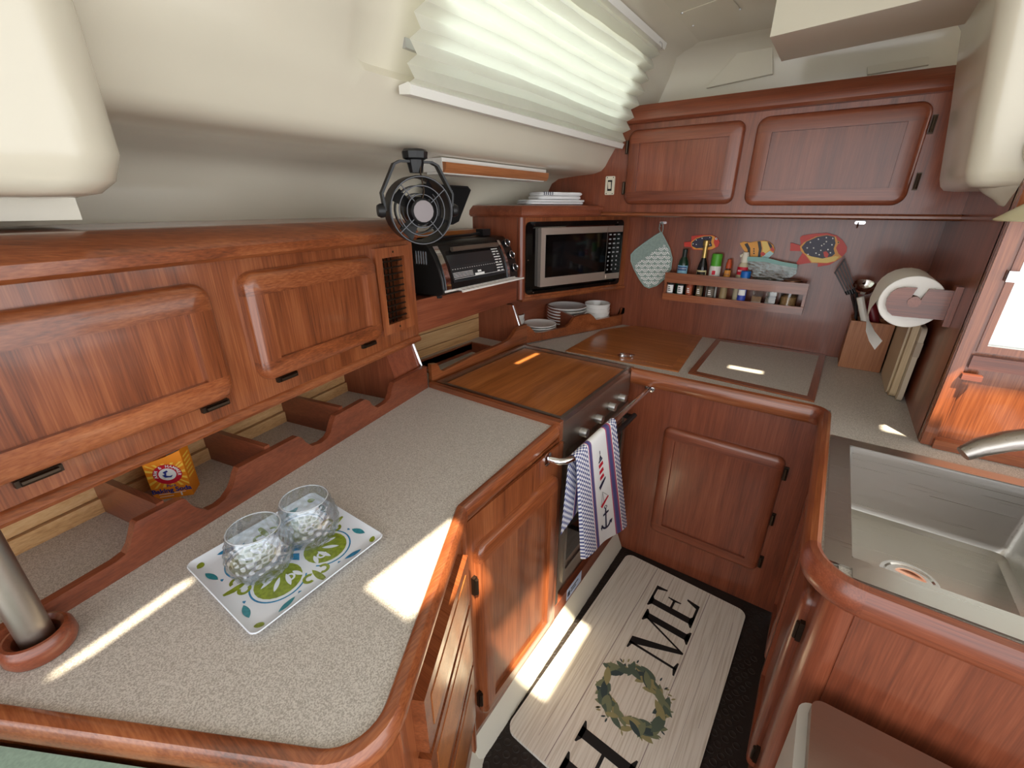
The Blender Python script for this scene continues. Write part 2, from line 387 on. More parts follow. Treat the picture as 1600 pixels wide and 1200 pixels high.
mb.slab([(o2[0]-.01, o2[2]-.01, ZCEIL), (sa[0].x-hw, o2[2]-.01, ZCEIL), (sa[1].x-hw, o2[3]+.01, ZCEIL), (o2[0]-.01, o2[3]+.01, ZCEIL)], (0, 0, .02))
mb.slab([(sa[0].x+hw, o2[2]-.01, ZCEIL), (o2[1]+.01, o2[2]-.01, ZCEIL), (o2[1]+.01, o2[3]+.01, ZCEIL), (sa[1].x+hw, o2[3]+.01, ZCEIL)], (0, 0, .02))
ceil = struct('ceiling', mb, CREAM)
struct('wall_hull', MB().box(-1.66, -1.62, -2.2, 2.6, FL, 1.5), wood('mahogany', 'Y'))
struct('wall_aft', MB().box(-1.62, .34, 2.475, 2.5, FL, 1.5), wood('mahogany', 'Y'))
# access panel outline on the ceiling: thin plate and three screws
p = [PZ(1066, 19, ZCEIL-.001), PZ(1083, 39, ZCEIL-.001), PZ(1157, 13, ZCEIL-.001), PZ(1140, -8, ZCEIL-.001)]
ap = part('access_panel', MB().slab([tuple(a) for a in p], (0, 0, -.002), .0008), CREAM, ceil)
for q in p[:3]: part('screw', MB().lathe([(.004, ZCEIL-.006), (.005, ZCEIL-.003)], (q.x, q.y, 0), (0, 0, 1), 10), GREYP, ap)
# ---- aft liner above the lockers, cornice fillet
fil = [(2.47, 1.90), (2.44, 1.90), (2.43, 2.05)] + [(2.43-.11*(1-math.cos(t)), 2.05+.118*math.sin(t)) for t in [i*math.pi/12 for i in range(1, 7)]] + [(2.30, 2.18), (2.47, 2.18)]
struct('wall_back_liner', MB().prism([(a, b) for a, b in fil], 'x', -1.02, 1.4), CREAM, smooth=50)
# raised pad of the liner above the left locker
struct('trim_3', MB().slab([PY(1105, 139, 2.425), PY(1208, 117, 2.425), PY(1208, 55, 2.425), PY(1180, 50, 2.425), PY(1150, 90, 2.425)], (0, -.022, 0), .012), CREAM)
struct('trim_4', MB().slab([PY(1355, 118, 2.425), PY(1450, 103, 2.425), PY(1450, 91, 2.425), PY(1355, 106, 2.425)], (0, -.02, 0), .006), CREAM)
# ---- overhead moulding at the companionway
u0, u1, u2, u3 = PZ(1203, 58, 2.0), PZ(1442, 0, 2.0), PZ(1484, 37, 2.0), PZ(1221, 96, 2.0)
ext = (u1-u0).normalized()*1.0
pts = [u0, u0+ext, u3+ext*1.06, u3]
struct('trim_5', MB().slab([(q.x, q.y, 2.0) for q in pts], (0, 0, ZCEIL-1.98), .03), CREAM, smooth=60)
# ---- moulded column at the right
c0 = [(.245, 1.56), (.245, 2.10), (1.3, 2.10), (1.3, 1.56)]
def rr(x0, x1, y0, y1, r, z): return [(a, b, z) for a, b in rrect(x0, x1, y0, y1, r, 6)]
rings = [rr(.275, 1.27, 1.67, 2.07, .02, 1.562), rr(.250, 1.3, 1.648, 2.10, .035, 1.566), rr(.238, 1.3, 1.636, 2.10, .04, 1.578), rr(.230, 1.3, 1.628, 2.10, .042, 1.60), rr(.20, 1.3, 1.60, 2.10, .045, 1.80), rr(.165, 1.3, 1.57, 2.10, .05, 2.0), rr(.10, 1.3, 1.52, 2.12, .05, 2.10), rr(.0, 1.3, 1.44, 2.2, .05, ZCEIL+.01)]
struct('wall_column', MB().loft(rings), CREAM, smooth=60)
struct('trim_6', MB().lathe([(.075, 1.566), (.06, 1.552), (.035, 1.535), (.022, 1.522), (.012, 1.518)], (.345, 1.72, 0), (0, 0, 1), 20), CREAM, smooth=60)
# ---- overhead pillar moulding at the near left
rings = []
for z, gx, gy in ((1.532, -.05, -.055), (1.538, -.025, -.03), (1.555, -.008, -.012), (1.59, 0, 0), (1.75, .012, -.003), (1.9, .03, -.012), (2.05, .06, -.03), (2.19, .10, -.05)):
    rings.append([(a, b, z) for a, b in rrect(-1.5, -.86+gx, -1.6, .262+gy, .07, 7)])
struct('trim_7', MB().loft(rings), CREAM, smooth=60)
struct('trim_8', MB().box(-1.5, -1.12, -1.6, .235, 1.497, 1.545, .012), CREAM, smooth=60)
# ---- bulkhead behind the galley
wb = struct('wall_back', MB().box(-1.6, .36, 2.431, 2.47, .80, 1.52), wood('mahogany', 'Z'))
# ---- right hand side panel and bulkhead with a window
wr = struct('wall_right', MB().prism([(1.645, ZC), (2.43, ZC), (2.43, 1.60), (1.645, 1.60)], 'x', .333, .352), wood('mahogany', 'Z'))
br = struct('wall_right_bulkhead', MB().box(.333, .372, 1.625, 1.655, ZC+.001, 1.60).box(.372, .40, 1.632, 1.655, ZC+.001, 1.16).box(.372, 1.4, 1.632, 1.655, 1.50, 1.60).box(.40, 1.4, 1.632, 1.655, ZC+.001, 1.16), wood('teak', 'Z'))
part('stile', MB().box(.335, .362, 1.612, 1.628, ZC+.002, 1.58, .003), wood('teak', 'Z'), br)
part('rail', MB().box(.368, 1.3, 1.612, 1.634, 1.115, 1.15, .004), wood('mahogany', 'X'), br)
part('plinth_trim', MB().box(.36, 1.3, 1.598, 1.632, ZC+.001, ZC+.028, .003), wood('teak', 'X'), br)
w2 = struct('window_2', MB().box(.372, .388, 1.62, 1.655, 1.16, 1.50, .004).box(.388, 1.3, 1.62, 1.655, 1.16, 1.178, .004).box(.388, 1.3, 1.62, 1.655, 1.48, 1.50, .004), wood('teak', 'Z'))
part('pane', MB().box(.388, 1.3, 1.638, 1.642, 1.178, 1.48), PANE, w2)
lt = part('latch', MB().box(.372, .60, 1.602, 1.617, 1.352, 1.364, .003).box(.366, .388, 1.598, 1.62, 1.346, 1.372, .004), CHROME, w2)
part('bracket', MB().box(.360, .40, 1.598, 1.616, 1.085, 1.10, .004), wood('mahogany', 'X'), br)
# ================================================================== CABINETRY
PI = math.pi
# ---- left worktop
fA = LF @ V((-.75, -.29, ZC)); fB = LF @ V((1.03, -.29, ZC))
inner = [(-.611, 1.079), (-.585, .600), (-.392, .235), (-.82-.40*.875, -.095-.40*.484)]
pathL = fillet([(-.611, 1.094), (-.585, .600), (-.345, .165), (-1.20, -.305)], [0, .012, .062, 0], 8)
pk = [(v.x, v.y) for v in pathL]
poly = [(fB.x, fB.y), (-1.16, 1.079)] + [(-.611, 1.079)] + pk[1:] + [(fA.x-.1, fA.y-.1)]
wt = root('worktop', 'grey-beige speckled laminate worktop with thick wooden edge beside the stove', 'countertop', (-.8, .5, ZC-.03))
part('laminate', MB().prism(poly, 'z', ZC-.03, ZC), LAM, wt)
EDGE = [(0, -.038), (.018, -.038), (.025, -.034), (.029, -.022), (.027, -.006), (.020, .004), (.010, .007), (.003, .005), (0, 0)]
# path runs stove -> near end; right of travel must be the aisle: reverse the order
rp = [V((v.x, v.y, ZC)) for v in pathL[::-1]]
nc = len(pathL)
i1 = 1; i2 = 1+8                      # filleted corner (near) occupies rp[1..9]
rq = [tuple(p) for p in rp]
for c_, ax_ in (((0, 2), 'X'), ((1, 10), 'Y'), ((9, 14), 'Y'), ((13, len(rq)), 'Y')): part('edge_trim', MB().sweep(rq, EDGE, cut=c_), wood('teak', ax_), wt)
part('end_trim', MB().box(-1.16, -.580, 1.079, 1.100, ZC-.05, ZC+.020, .004), wood('teak', 'X'), wt)
# ---- left base cabinet: straight face and angled drawer face
bc = root('base_cabinet', 'red-brown wooden base cabinet with hinged door and drawers under the worktop', 'cabinet', (-.9, .6, FL))
part('carcass', MB().prism([(-1.3, 1.098), (-.585, 1.098), (-.578, .605), (-.385, .235), (-.42, .10), (-1.1, -.28), (-1.3, -.2)], 'z', FL+.002, ZC-.042), wood('teak', 'Z'), bc)
XF = -.575
p = [PX(738, 850, XF), PX(862, 742, XF), PX(858, 968, XF), PX(748, 1112, XF)]
MX = frame((XF, 0, 0), (0, 1, 0), (1, 0, 0))
y0, y1 = (p[0].y+p[3].y)/2, (p[1].y+p[2].y)/2; z0, z1 = (p[2].z+p[3].z)/2, (p[0].z+p[1].z)/2
y0 = max(y0, .632)
part('face_frame', MB(MX).box(.607, 1.09, -.004, .004, .02, ZC-.05), wood('teak', 'Z'), bc)
door(bc, MX, y0, min(y1, 1.075), z0, z1, .004, .022, 'teak', 'Y', .03, .05, hinges=[(y0-.006, z0+.09, True), (y0-.006, z1-.12, True)])
dA, dB = V((-.580, .600, 0)), V((-.386, .236, 0)); du = (dA-dB).normalized(); dn = V((du.y, -du.x, 0))
MD = frame(dB, du, dn); dl = (dA-dB).length
part('face_frame', MB(MD).box(.0, dl-.004, -.004, .006, .02, ZC-.05), wood('teak', 'Z'), bc)
part('corner_post', MB().tube([(-.576, .602, FL+.01), (-.576, .602, ZC-.05)], .012, 10), wood('teak', 'Z'), bc)
for k, (a, b) in enumerate(((.635, .775), (.42, .615), (.19, .40))):
    dr = part('drawer', MB(MD).box(.045, dl-.045, .006, .030, a, b, .010, 3), wood('teak', 'X'), bc)
    part('drawer_panel', MB(MD).box(.075, dl-.075, .0285, .0315, a+.03, b-.03, .001), wood('lid', 'X'), dr)
# ---- fiddle with bins
bins = root('storage_bin_rack', 'wooden open bins with scalloped front board along the back of worktop', 'storage rack', tuple(LF @ V((.4, -.13, ZC))))
PKS = [(60, 951), (180, 879), (197, 866), (204, 852), (208, 835), (211, 819), (214, 815), (282, 780), (290, 780), (298, 788), (306, 793), (325, 797), (340, 790), (352, 780), (362, 765), (367, 752), (369, 741), (373, 731), (465, 682), (472, 684), (478, 691), (488, 697), (502, 692), (512, 684), (517, 675), (520, 662), (524, 650), (570, 624), (577, 626), (582, 633), (590, 637), (602, 630), (608, 624), (611, 617), (612, 608), (616, 598)]
q = [LP(*a) for a in PKS]; top = [(a.x, a.z) for a in q] + [(1.012, .958)]
q0 = -.75
part('front_board', MB(LF).prism([(q0, ZC), (q0, .906)] + top + [(1.012, ZC)], 'y', -.018, 0, .003), wood('mahogany', 'Y'), bins)
for s in (.098, .343, .592): part('divider', MB(LF).box(s-.007, s+.007, -.265, -.018, ZC, .966, .003), wood('mahogany', 'X'), bins)
for k, (za, zb, dd) in enumerate(((ZC, .905, .012), (.908, .975, .004), (.978, 1.043, .004))):
    part('plank', MB(LF).box(-.75, 1.03, -.285, -.285+.015+dd, za, zb, .003), wood('oak', 'Y', .4, .2), bins)
for s in (.345,): part('block', MB(LF).box(s+.03, s+.12, -.10, -.03, ZC, ZC+.03, .004), wood('mahogany', 'Y'), bins)
kn = part('knee_panel', MB(LF).prism([(-.268, ZC), (-.020, ZC), (-.020, .93), (-.055, 1.043), (-.268, 1.043)], 'x', .86, 1.012, .012, 4), wood('mahogany', 'Z'), bins)
part('edge_strip', MB(LF).tube([(1.012, -.016, .935), (1.012, -.052, 1.040)], .005, 8), CHROME, kn)
# ---- left upper locker
lk = root('overhead_locker', 'long varnished wall locker with two raised-frame doors and a vent grille', 'cabinet', tuple(LF @ V((.3, -.2, 1.06))))
FD = -.04
def cells(mbx, a0, a1, z0, z1, hole, d0, d1):
    h = hole
    mbx.box(a0, h[0], d0, d1, z0, z1); mbx.box(h[1], a1, d0, d1, z0, z1); mbx.box(h[0], h[1], d0, d1, z0, h[2]); mbx.box(h[0], h[1], d0, d1, h[3], z1); return mbx
vt = [LP(582, 398, FD), LP(630, 386, FD), LP(648, 508, FD), LP(598, 522, FD)]
va0, va1, vz0, vz1 = .832, 1.003, 1.118, 1.398
part('face_panel', cells(MB(LF), -.75, 1.028, 1.062, 1.425, (va0+.028, va1-.028, vz0+.03, vz1-.03), FD-.018, FD), wood('teak', 'Z'), lk)
part('lower_lip', MB(LF).prism([(FD-.06, 1.045), (FD-.004, 1.045), (FD+.010, 1.050), (FD+.014, 1.058), (FD+.008, 1.068), (FD-.002, 1.074), (FD-.06, 1.074)], 'x', -.75, 1.032), wood('teak', 'Y'), lk)
part('bottom_board', MB(LF).box(-.75, 1.028, -.30, FD-.058, 1.052, 1.066), wood('mahogany', 'Y'), lk)
part('end_panel', MB(LF).box(1.018, 1.036, -.30, FD+.001, 1.074, 1.425, .003), wood('teak', 'Z'), lk)
part('back_panel', MB(LF).box(-.75, 1.015, -.31, -.30, 1.052, 1.46), wood('mahogany', 'Y'), lk)
part('top_cap', MB(LF).prism([(FD-.30, 1.455), (FD-.02, 1.420), (FD-.02, 1.412), (FD+.018, 1.412), (FD+.028, 1.420), (FD+.030, 1.440), (FD+.022, 1.452), (FD-.03, 1.478), (FD-.05, 1.481), (FD-.40, 1.481), (FD-.40, 1.455)], 'x', -.75, 1.040), wood('teak', 'Y'), lk)
door(lk, LF, -.135, .305, 1.118, 1.375, FD, .029, 'teak', 'Y', .035, .055, hinges=[(-.035, 1.108, False), (.262, 1.108, False)])
door(lk, LF, .378, .818, 1.120, 1.382, FD, .029, 'teak', 'Y', .035, .052, hinges=[(.452, 1.110, False), (.762, 1.110, False)])
vg = part('vent_frame', MB(LF).prism([(va0, vz0), (va1, vz0), (va1-.03, vz0+.032), (va0+.03, vz0+.032)], 'y', FD, FD+.012, .002).prism([(va0, vz1), (va1, vz1), (va1-.03, vz1-.032), (va0+.03, vz1-.032)], 'y', FD, FD+.012, .002)
     .prism([(va0, vz0), (va0, vz1), (va0+.03, vz1-.032), (va0+.03, vz0+.032)], 'y', FD, FD+.012, .002).prism([(va1, vz0), (va1, vz1), (va1-.03, vz1-.032), (va1-.03, vz0+.032)], 'y', FD, FD+.012, .002), wood('teak', 'Z'), lk)
for i in range(10):
    z = vz0+.045+i*.0208; part('louvre', MB(LF).box(va0+.028, va1-.028, FD-.004, FD+.003, z, z+.004, .0008), BRONZE, vg)
for i in range(3):
    a = va0+.055+i*.019; part('bar', MB(LF).box(a, a+.0025, FD-.009, FD-.005, vz0+.03, vz1-.03), BRONZE, vg)
for z in (vz0+.016, vz1-.016): part('screw', MB(LF).lathe([(.004, 0), (.003, .0015)], ((va0+va1)/2, FD+.012, z), (0, 1, 0), 8), BRONZE, vg)
# ---- shelf behind the stove: scalloped board, open well, planks
XS = -1.165
sh = root('stove_back_shelf', 'wooden shelf with open white-lined well behind the stove', 'shelf', (-1.3, 1.4, .76))
P2 = [(682, 568), (686, 572), (688, 578), (693, 580), (740, 556), (785, 537), (797, 530), (803, 522), (807, 515), (812, 511), (817, 509)]
q = [PX(a, b, XS) for a, b in P2]
part('front_board', MB().prism([(1.104, ZC-.05), (1.104, .955)] + [(a.y, a.z) for a in q] + [(1.772, q[-1].z), (1.772, ZC-.05)], 'x', XS-.018, XS, .003), wood('teak', 'Y'), sh)
part('laminate', MB().box(-1.47, -1.40, 1.09, 1.78, ZC-.03, ZC).box(-1.21, -1.184, 1.09, 1.78, ZC-.03, ZC).box(-1.40, -1.21, 1.09, 1.20, ZC-.03, ZC).box(-1.40, -1.21, 1.62, 1.78, ZC-.03, ZC), LAM, sh)
part('coaming', MB().box(-1.412, -1.40, 1.19, 1.63, ZC-.10, ZC+.006, .002).box(-1.21, -1.198, 1.19, 1.63, ZC-.10, ZC+.006, .002).box(-1.40, -1.21, 1.19, 1.202, ZC-.10, ZC+.006, .002).box(-1.40, -1.21, 1.618, 1.63, ZC-.10, ZC+.006, .002), wood('mahogany', 'Y'), sh)
part('well_floor', MB().box(-1.40, -1.21, 1.202, 1.618, ZC-.11, ZC-.045), CREAMT, sh)
for za, zb in ((ZC, .905), (.908, .975), (.978, 1.06)): part('plank', MB().box(-1.47, -1.447, 1.10, 1.76, za, zb, .003), wood('oak', 'Y', .4, .2), sh)
kn = part('knee_panel', MB().prism([(-1.46, ZC), (-1.183, ZC), (-1.183, .94), (-1.235, 1.068), (-1.46, 1.068)], 'y', 1.735, 1.765, .004), wood('mahogany', 'Z'), sh)
part('edge_strip', MB().tube([(-1.178, 1.740, .945), (-1.228, 1.740, 1.066)], .005, 8), CHROME, kn)
# ---- toaster alcove
al = root('toaster_alcove', 'open wooden alcove shelf between vented locker and microwave cabinet', 'shelf', (-1.35, 1.42, 1.075))
part('fascia', MB().prism([(1.094, 1.075), (1.745, 1.092), (1.745, 1.205), (1.094, 1.198)], 'x', -1.228, -1.21, .004), wood('mahogany', 'Y'), al)
part('shelf_board', MB().box(-1.49, -1.228, 1.10, 1.755, 1.170, 1.188), wood('mahogany', 'Y'), al)
part('back_rail', MB().box(-1.49, -1.47, 1.10, 1.755, 1.188, 1.40), wood('teak', 'Y'), al)
part('back_shelf', MB().box(-1.495, -1.40, 1.10, 1.755, 1.40, 1.418, .003), wood('lid', 'Y'), al)
# ---- corner cabinet holding the microwave
cc = root('microwave_cabinet', 'red-brown angled corner cabinet framing the microwave', 'cabinet', (-1.2, 2.0, 1.1))
hole = (.035, .63, 1.125, 1.435)
part('face_panel', cells(MB(CF), -.012, .715, 1.098, 1.470, hole, -.038, -.02), wood('teak', 'Z'), cc)
part('corner_post', MB().tube([(-1.206, 1.772, 1.095), (-1.206, 1.772, 1.476)], .020, 12), wood('mahogany', 'Z'), cc)
part('side_panel', MB().box(-1.50, -1.206, 1.757, 1.775, 1.095, 1.476), wood('mahogany', 'Z'), cc)
part('bottom_rail', MB(CF).prism([(-.06, 1.085), (-.012, 1.082), (-.008, 1.090), (-.012, 1.100), (-.06, 1.100)], 'x', -.012, .70), wood('teak', 'Y'), cc)
part('bottom_board', MB(CF).box(.0, .70, -.30, -.06, 1.085, 1.098), wood('mahogany', 'Y'), cc)
CAPP = [(0, 0), (.018, .003), (.026, .012), (.024, .030), (.006, .052), (-.02, .056), (-.02, 0)]
pc = [(-1.50, 1.766, 1.470), (-1.20, 1.766, 1.470)] + [tuple(CF @ V((.62, -.018, 1.470)))]
pc = [V(a) for a in pc]
part('top_cap', MB().sweep([tuple(a) for a in pc], CAPP), wood('mahogany', 'Y'), cc)
part('top_board', MB().prism([(-1.34, 1.78), (-1.21, 1.79), (-.99, 2.19), (-1.34, 2.19)], 'z', 1.50, 1.515), wood('mahogany', 'Y'), cc)
# ---- corner plate bin
pb = root('plate_bin', 'angled wooden plate bin with low scalloped board under the microwave', 'storage rack', (-1.15, 2.1, ZC))
P3 = [(820, 509), (827, 510), (832, 515), (836, 520), (850, 519), (885, 511), (892, 505), (897, 497), (903, 494), (922, 490), (927, 494), (932, 500), (968, 493), (978, 488), (984, 481)]
q = [CP(a, b, 0) for a, b in P3]
pts = [(.004, ZC)] + [(max(.004, a.x), a.z) for a in q] + [(.690, q[-1].z+.006), (.690, ZC)]
part('front_board', MB(CF).prism(pts, 'y', -.018, 0, .003), wood('teak', 'Y'), pb)
dvx = CP(903, 494, 0).x
part('divider', MB(CF).prism([(-.26, ZC), (-.018, ZC), (-.018, .965), (-.26, .985)], 'x', dvx-.02, dvx-.006, .002), wood('mahogany', 'X'), pb)
part('floor_board', MB(CF).prism([(.0, -.30), (.0, -.018), (.69, -.018), (.52, -.30)], 'z', ZC-.028, ZC+.002), LAM, pb)
part('back_board', MB().box(-1.325, -1.31, 1.80, 2.42, ZC-.02, 1.085), wood('mahogany', 'Y'), pb)
# ---- aft and sink worktop
wk = root('worktop', 'L-shaped speckled worktop with two hatches and sink cut-out along bulkhead', 'countertop', (-.2, 2.0, ZC-.03))
lamp = [(-1.172, 1.735), (.115, 1.735), (.115, 1.60), (.34, 1.60), (.333, 2.43), (-.92, 2.43)]
lamL = MB().prism(lamp, 'z', ZC-.03, ZC).box(.115, .145, .90, 1.60, ZC-.03, ZC).box(.145, 1.3, 1.50, 1.60, ZC-.03, ZC).box(.145, 1.3, .868, .915, ZC-.03, ZC).box(.34, 1.3, 1.60, 1.66, ZC-.03, ZC)
part('laminate', lamL, LAM, wk)
E2 = [(0, -.058), (.020, -.058), (.028, -.050), (.032, -.030), (.030, -.008), (.022, .006), (.010, .010), (.002, .006), (0, 0)]
pr = fillet([(1.3, .850), (.115, .868), (.118, 1.738), (-.588, 1.738)], [0, .075, .055, 0], 8)
pr = [V((v.x, v.y, ZC)) for v in pr]
pr = pr[::-1]                       # stove end -> sink near corner -> right: aisle on the right
pr.insert(1, pr[0].lerp(pr[1], .36)); prt = [tuple(a) for a in pr]
for c_, ax_, tn_ in (((0, 2), 'X', 'teak'), ((1, 3), 'X', 'teak'), ((2, 11), 'X', 'mahogany'), ((10, 12), 'Y', 'teak'), ((11, 20), 'Y', 'mahogany'), ((19, 99), 'X', 'mahogany')): part('edge_trim', MB().sweep(prt, E2, cut=c_), wood(tn_, ax_), wk)
part('stove_side_trim', MB().box(-1.16, -.588, 1.718, 1.738, ZC-.05, ZC+.010, .003), wood('teak', 'X'), wk)
# hatch lids
h1 = [PZ(*a, ZC) for a in ((888, 548), (942, 516), (1000, 507), (1098, 524), (1063, 581))]
h1 = [PZ(884, 549, ZC), PZ(940, 517, ZC), PZ(1003, 508, ZC), PZ(1098, 526, ZC), PZ(1060, 582, ZC)]
hl = part('hatch_lid', MB().slab([tuple(a) for a in h1], (0, 0, .005), .002), wood('lid', 'X', .18, .9), wk)
cen = sum(h1, V())/5
h1i = [a.lerp(cen, .13)+V((0, 0, .004)) for a in h1]
part('inset_panel', MB().slab([tuple(a) for a in h1i], (0, 0, .003), .001), wood('lid', 'X', .18, .9), hl)
lp = PZ(972, 556, ZC+.008)
part('latch', MB().lathe([(.022, .008), (.022, .011), (.012, .012), (.012, .020), (.009, .023)], (lp.x, lp.y, ZC), (0, 0, 1), 16).box(lp.x-.006, lp.x+.040, lp.y-.006, lp.y+.008, ZC+.012, ZC+.020, .003).box(lp.x+.02, lp.x+.05, lp.y+.012, lp.y+.03, ZC+.008, ZC+.016, .003), CHROME, hl)
g1 = [PZ(*a, ZC) for a in ((1075, 584), (1119, 531), (1290, 556), (1272, 629))]
cx = sum(g1, V())/4
hm = part('hatch_lid', MB().slab([tuple(a.lerp(cx, .10)) for a in g1], (0, 0, .006)), LAM, wk)
for i in range(4):
    a, b = g1[i], g1[(i+1) % 4]; ai, bi = a.lerp(cx, .11), b.lerp(cx, .11)
    part('frame_strip', MB().slab([tuple(a), tuple(b), tuple(bi), tuple(ai)], (0, 0, .007), .001), wood('teak', 'Y' if i % 2 == 0 else 'X'), hm)
# ---- aft base cabinet (faces the camera)
YB = 1.752
ab = root('base_cabinet', 'dark red wooden base cabinet with square door between stove and sink', 'cabinet', (-.2, 1.9, FL))
part('carcass', MB().box(-1.16, .136, YB, 2.42, FL+.001, ZC-.032), wood('mahogany', 'Z'), ab)
MY = frame((0, YB, 0), (1, 0, 0), (0, -1, 0))
door(ab, MY, -.425, .032, .085, .640, .0, .022, 'mahogany', 'X', .03, .052, hinges=[(.040, .575, True), (.040, .36, True), (.040, .14, True)])
# ---- sink base cabinet
sb = root('sink_cabinet', 'red-brown wooden cabinet with two doors and rounded corner post below the sink', 'cabinet', (.5, 1.2, FL))
part('carcass', MB().prism([(.150, 1.75), (.150, .93), (.20, .885), (1.3, .87), (1.3, 1.75)], 'z', FL+.001, .60), wood('mahogany', 'Z'), sb)
part('front_panel', MB().box(.138, .152, .93, 1.75, FL+.001, ZC-.032), wood('mahogany', 'Z'), sb)
part('end_panel', MB().prism([(.19, .878), (1.3, .860), (1.3, .876), (.19, .894)], 'z', FL+.001, ZC-.032), wood('mahogany', 'Z'), sb)
part('corner_post', MB().tube([(.176, .918, FL+.001), (.176, .918, ZC-.045)], .040, 20), wood('mahogany', 'Z'), sb)
MS = frame((.138, 0, 0), (0, 1, 0), (-1, 0, 0))
door(sb, MS, 1.36, 1.66, .03, .70, .0, .022, 'mahogany', 'Y', .03, .05)
door(sb, MS, .985, 1.32, .03, .70, .0, .022, 'mahogany', 'Y', .03, .05, hinges=[(.978, .60, True), (.978, .12, True)])
# ---- aft upper locker
YU = 2.20
ul = root('overhead_locker', 'dark red wall locker with two doors above the spice rack', 'cabinet', (-.3, 2.3, 1.48))
part('face_panel', MB().box(-1.34, .40, YU, YU+.018, 1.488, 1.93), wood('mahogany', 'Z'), ul)
part('bottom_board', MB().box(-.98, .40, YU+.02, 2.43, 1.488, 1.502), wood('mahogany', 'X'), ul)
part('top_board', MB().box(-.90, .40, YU+.005, 2.43, 1.925, 1.937), wood('mahogany', 'X'), ul)
part('top_cap', MB().prism([(YU, 1.866), (YU-.020, 1.868), (YU-.030, 1.878), (YU-.030, 1.90), (YU-.022, 1.918), (YU-.004, 1.940), (YU+.02, 1.943), (YU+.02, 1.90)], 'x', -.90, .40), wood('mahogany', 'X'), ul)
part('ledge', MB().prism([(YU+.02, 1.472), (YU-.012, 1.472), (YU-.022, 1.478), (YU-.022, 1.486), (YU-.012, 1.492), (YU+.02, 1.494)], 'x', -.995, .40), wood('teak', 'X'), ul)
MU = frame((0, YU, 0), (1, 0, 0), (0, -1, 0))
door(ul, MU, -.885, -.396, 1.528, 1.842, .0, .024, 'mahogany', 'X', .035, .056, hinges=[(-.893, 1.775, True), (-.893, 1.60, True)])
door(ul, MU, -.354, .172, 1.522, 1.846, .0, .024, 'mahogany', 'X', .04, .058, hinges=[(.182, 1.775, True), (.188, 1.60, True)])
# ================================================================== STOVE
st = root('stove', 'stainless steel gimballed galley stove with four knobs and oven door', 'stove', (-.87, 1.41, FL+.02))
SX0, SX1, SY0, SY1 = -1.145, -.600, 1.106, 1.712
part('body', MB().box(SX0, SX1, SY0, SY1, FL+.15, .862, .004), STEELD, st)
part('top_rim', MB().box(SX0, SX1+.006, SY0, SY0+.014, .862, .890, .002).box(SX0, SX1+.006, SY1-.014, SY1, .862, .890, .002).box(SX0, SX0+.014, SY0+.014, SY1-.014, .862, .890, .002).box(SX1-.008, SX1+.006, SY0+.014, SY1-.014, .862, .884, .002), STEELY, st)
cpn = part('control_panel', MB().prism([(SX1, .755), (SX1+.010, .755), (SX1+.010, .855), (SX1+.004, .868), (SX1, .868)], 'y', SY0, SY1, .001), STEELD, st)
for a in ((914, 676), (938, 655), (958, 636), (974, 622)):
    k = PX(*a, SX1+.025); part('knob', MB().lathe([(.017, 0), (.017, .022), (.015, .026), (.002, .0265)], (SX1+.010, k.y, k.z), (1, 0, 0), 20), GREYP, cpn)
od = part('oven_door', MB().box(SX1, SX1+.018, SY0+.02, SY1-.015, .135, .735, .004), STEELD, st)
part('door_window', MB().box(SX1+.017, SX1+.0195, SY0+.07, SY1-.065, .25, .66, .001), SCREEN, od)
part('door_frame', MB().box(SX1+.016, SX1+.024, SY0+.045, SY0+.062, .16, .71, .002).box(SX1+.016, SX1+.024, SY1-.062, SY1-.045, .16, .71, .002).box(SX1+.016, SX1+.024, SY0+.062, SY1-.062, .20, .215, .002), STEELY, od)
part('handle', MB().tube([(SX1+.060, SY0+.06, .688), (SX1+.060, SY1-.04, .688)], .0105, 10).box(SX1+.016, SX1+.060, SY0+.075, SY0+.095, .680, .696, .003).box(SX1+.016, SX1+.060, SY1-.075, SY1-.055, .680, .696, .003), BLACK, od)
part('side_rail', MB().box(SX1, SX1+.022, SY0, SY0+.016, .08, .80, .003), STEELD, st)
part('kick_panel', MB().box(SX1-.02, SX1+.022, SY0, SY1, FL+.105, .075, .003), wood('mahogany', 'Y'), st)
sk = part('sticker', MB().prism([(1.20, -.005+.02), (1.33, -.005+.02), (1.33, .075), (1.20, .075)], 'x', SX1+.0215, SX1+.0228), flat('sticker_blue', (190, 205, 235), .5), st)
part('sticker_print', MB().box(SX1+.0225, SX1+.0235, 1.208, 1.228, .03, .055).box(SX1+.0225, SX1+.0235, 1.235, 1.30, .05, .056).box(SX1+.0225, SX1+.0235, 1.235, 1.28, .036, .042), flat('ink_navy', (35, 40, 70), .6), sk)
single('stove_cover_board', MB().box(SX0+.018, SX1-.012, SY0+.018, SY1-.018, .8625, .876, .003), wood('lid', 'Y', .35, .3), 'honey-brown wooden cover board fitted inside the stove top rim', 'board', (-.87, 1.41, .8625))
# grab rail
gr = root('grab_rail', 'chrome towel rail across the stove front', 'rail', (-.53, 1.35, .795))
RX = -.512
part('tube', MB().tube([(-.570, .992, .806), (-.555, .994, .806), (-.535, 1.000, .805), (-.520, 1.016, .804), (RX, 1.04, .803), (RX, 1.35, .799), (RX, 1.750, .796)], .0105, 12), CHROME, gr)
part('flange', MB().lathe([(.022, 0), (.022, .004), (.014, .008)], (-.571, .991, .806), (1, 0, 0), 16), CHROME, gr)
part('flange', MB().lathe([(.022, 0), (.022, .004), (.014, .008)], (RX, 1.7515, .796), (0, -1, 0), 16), CHROME, gr)
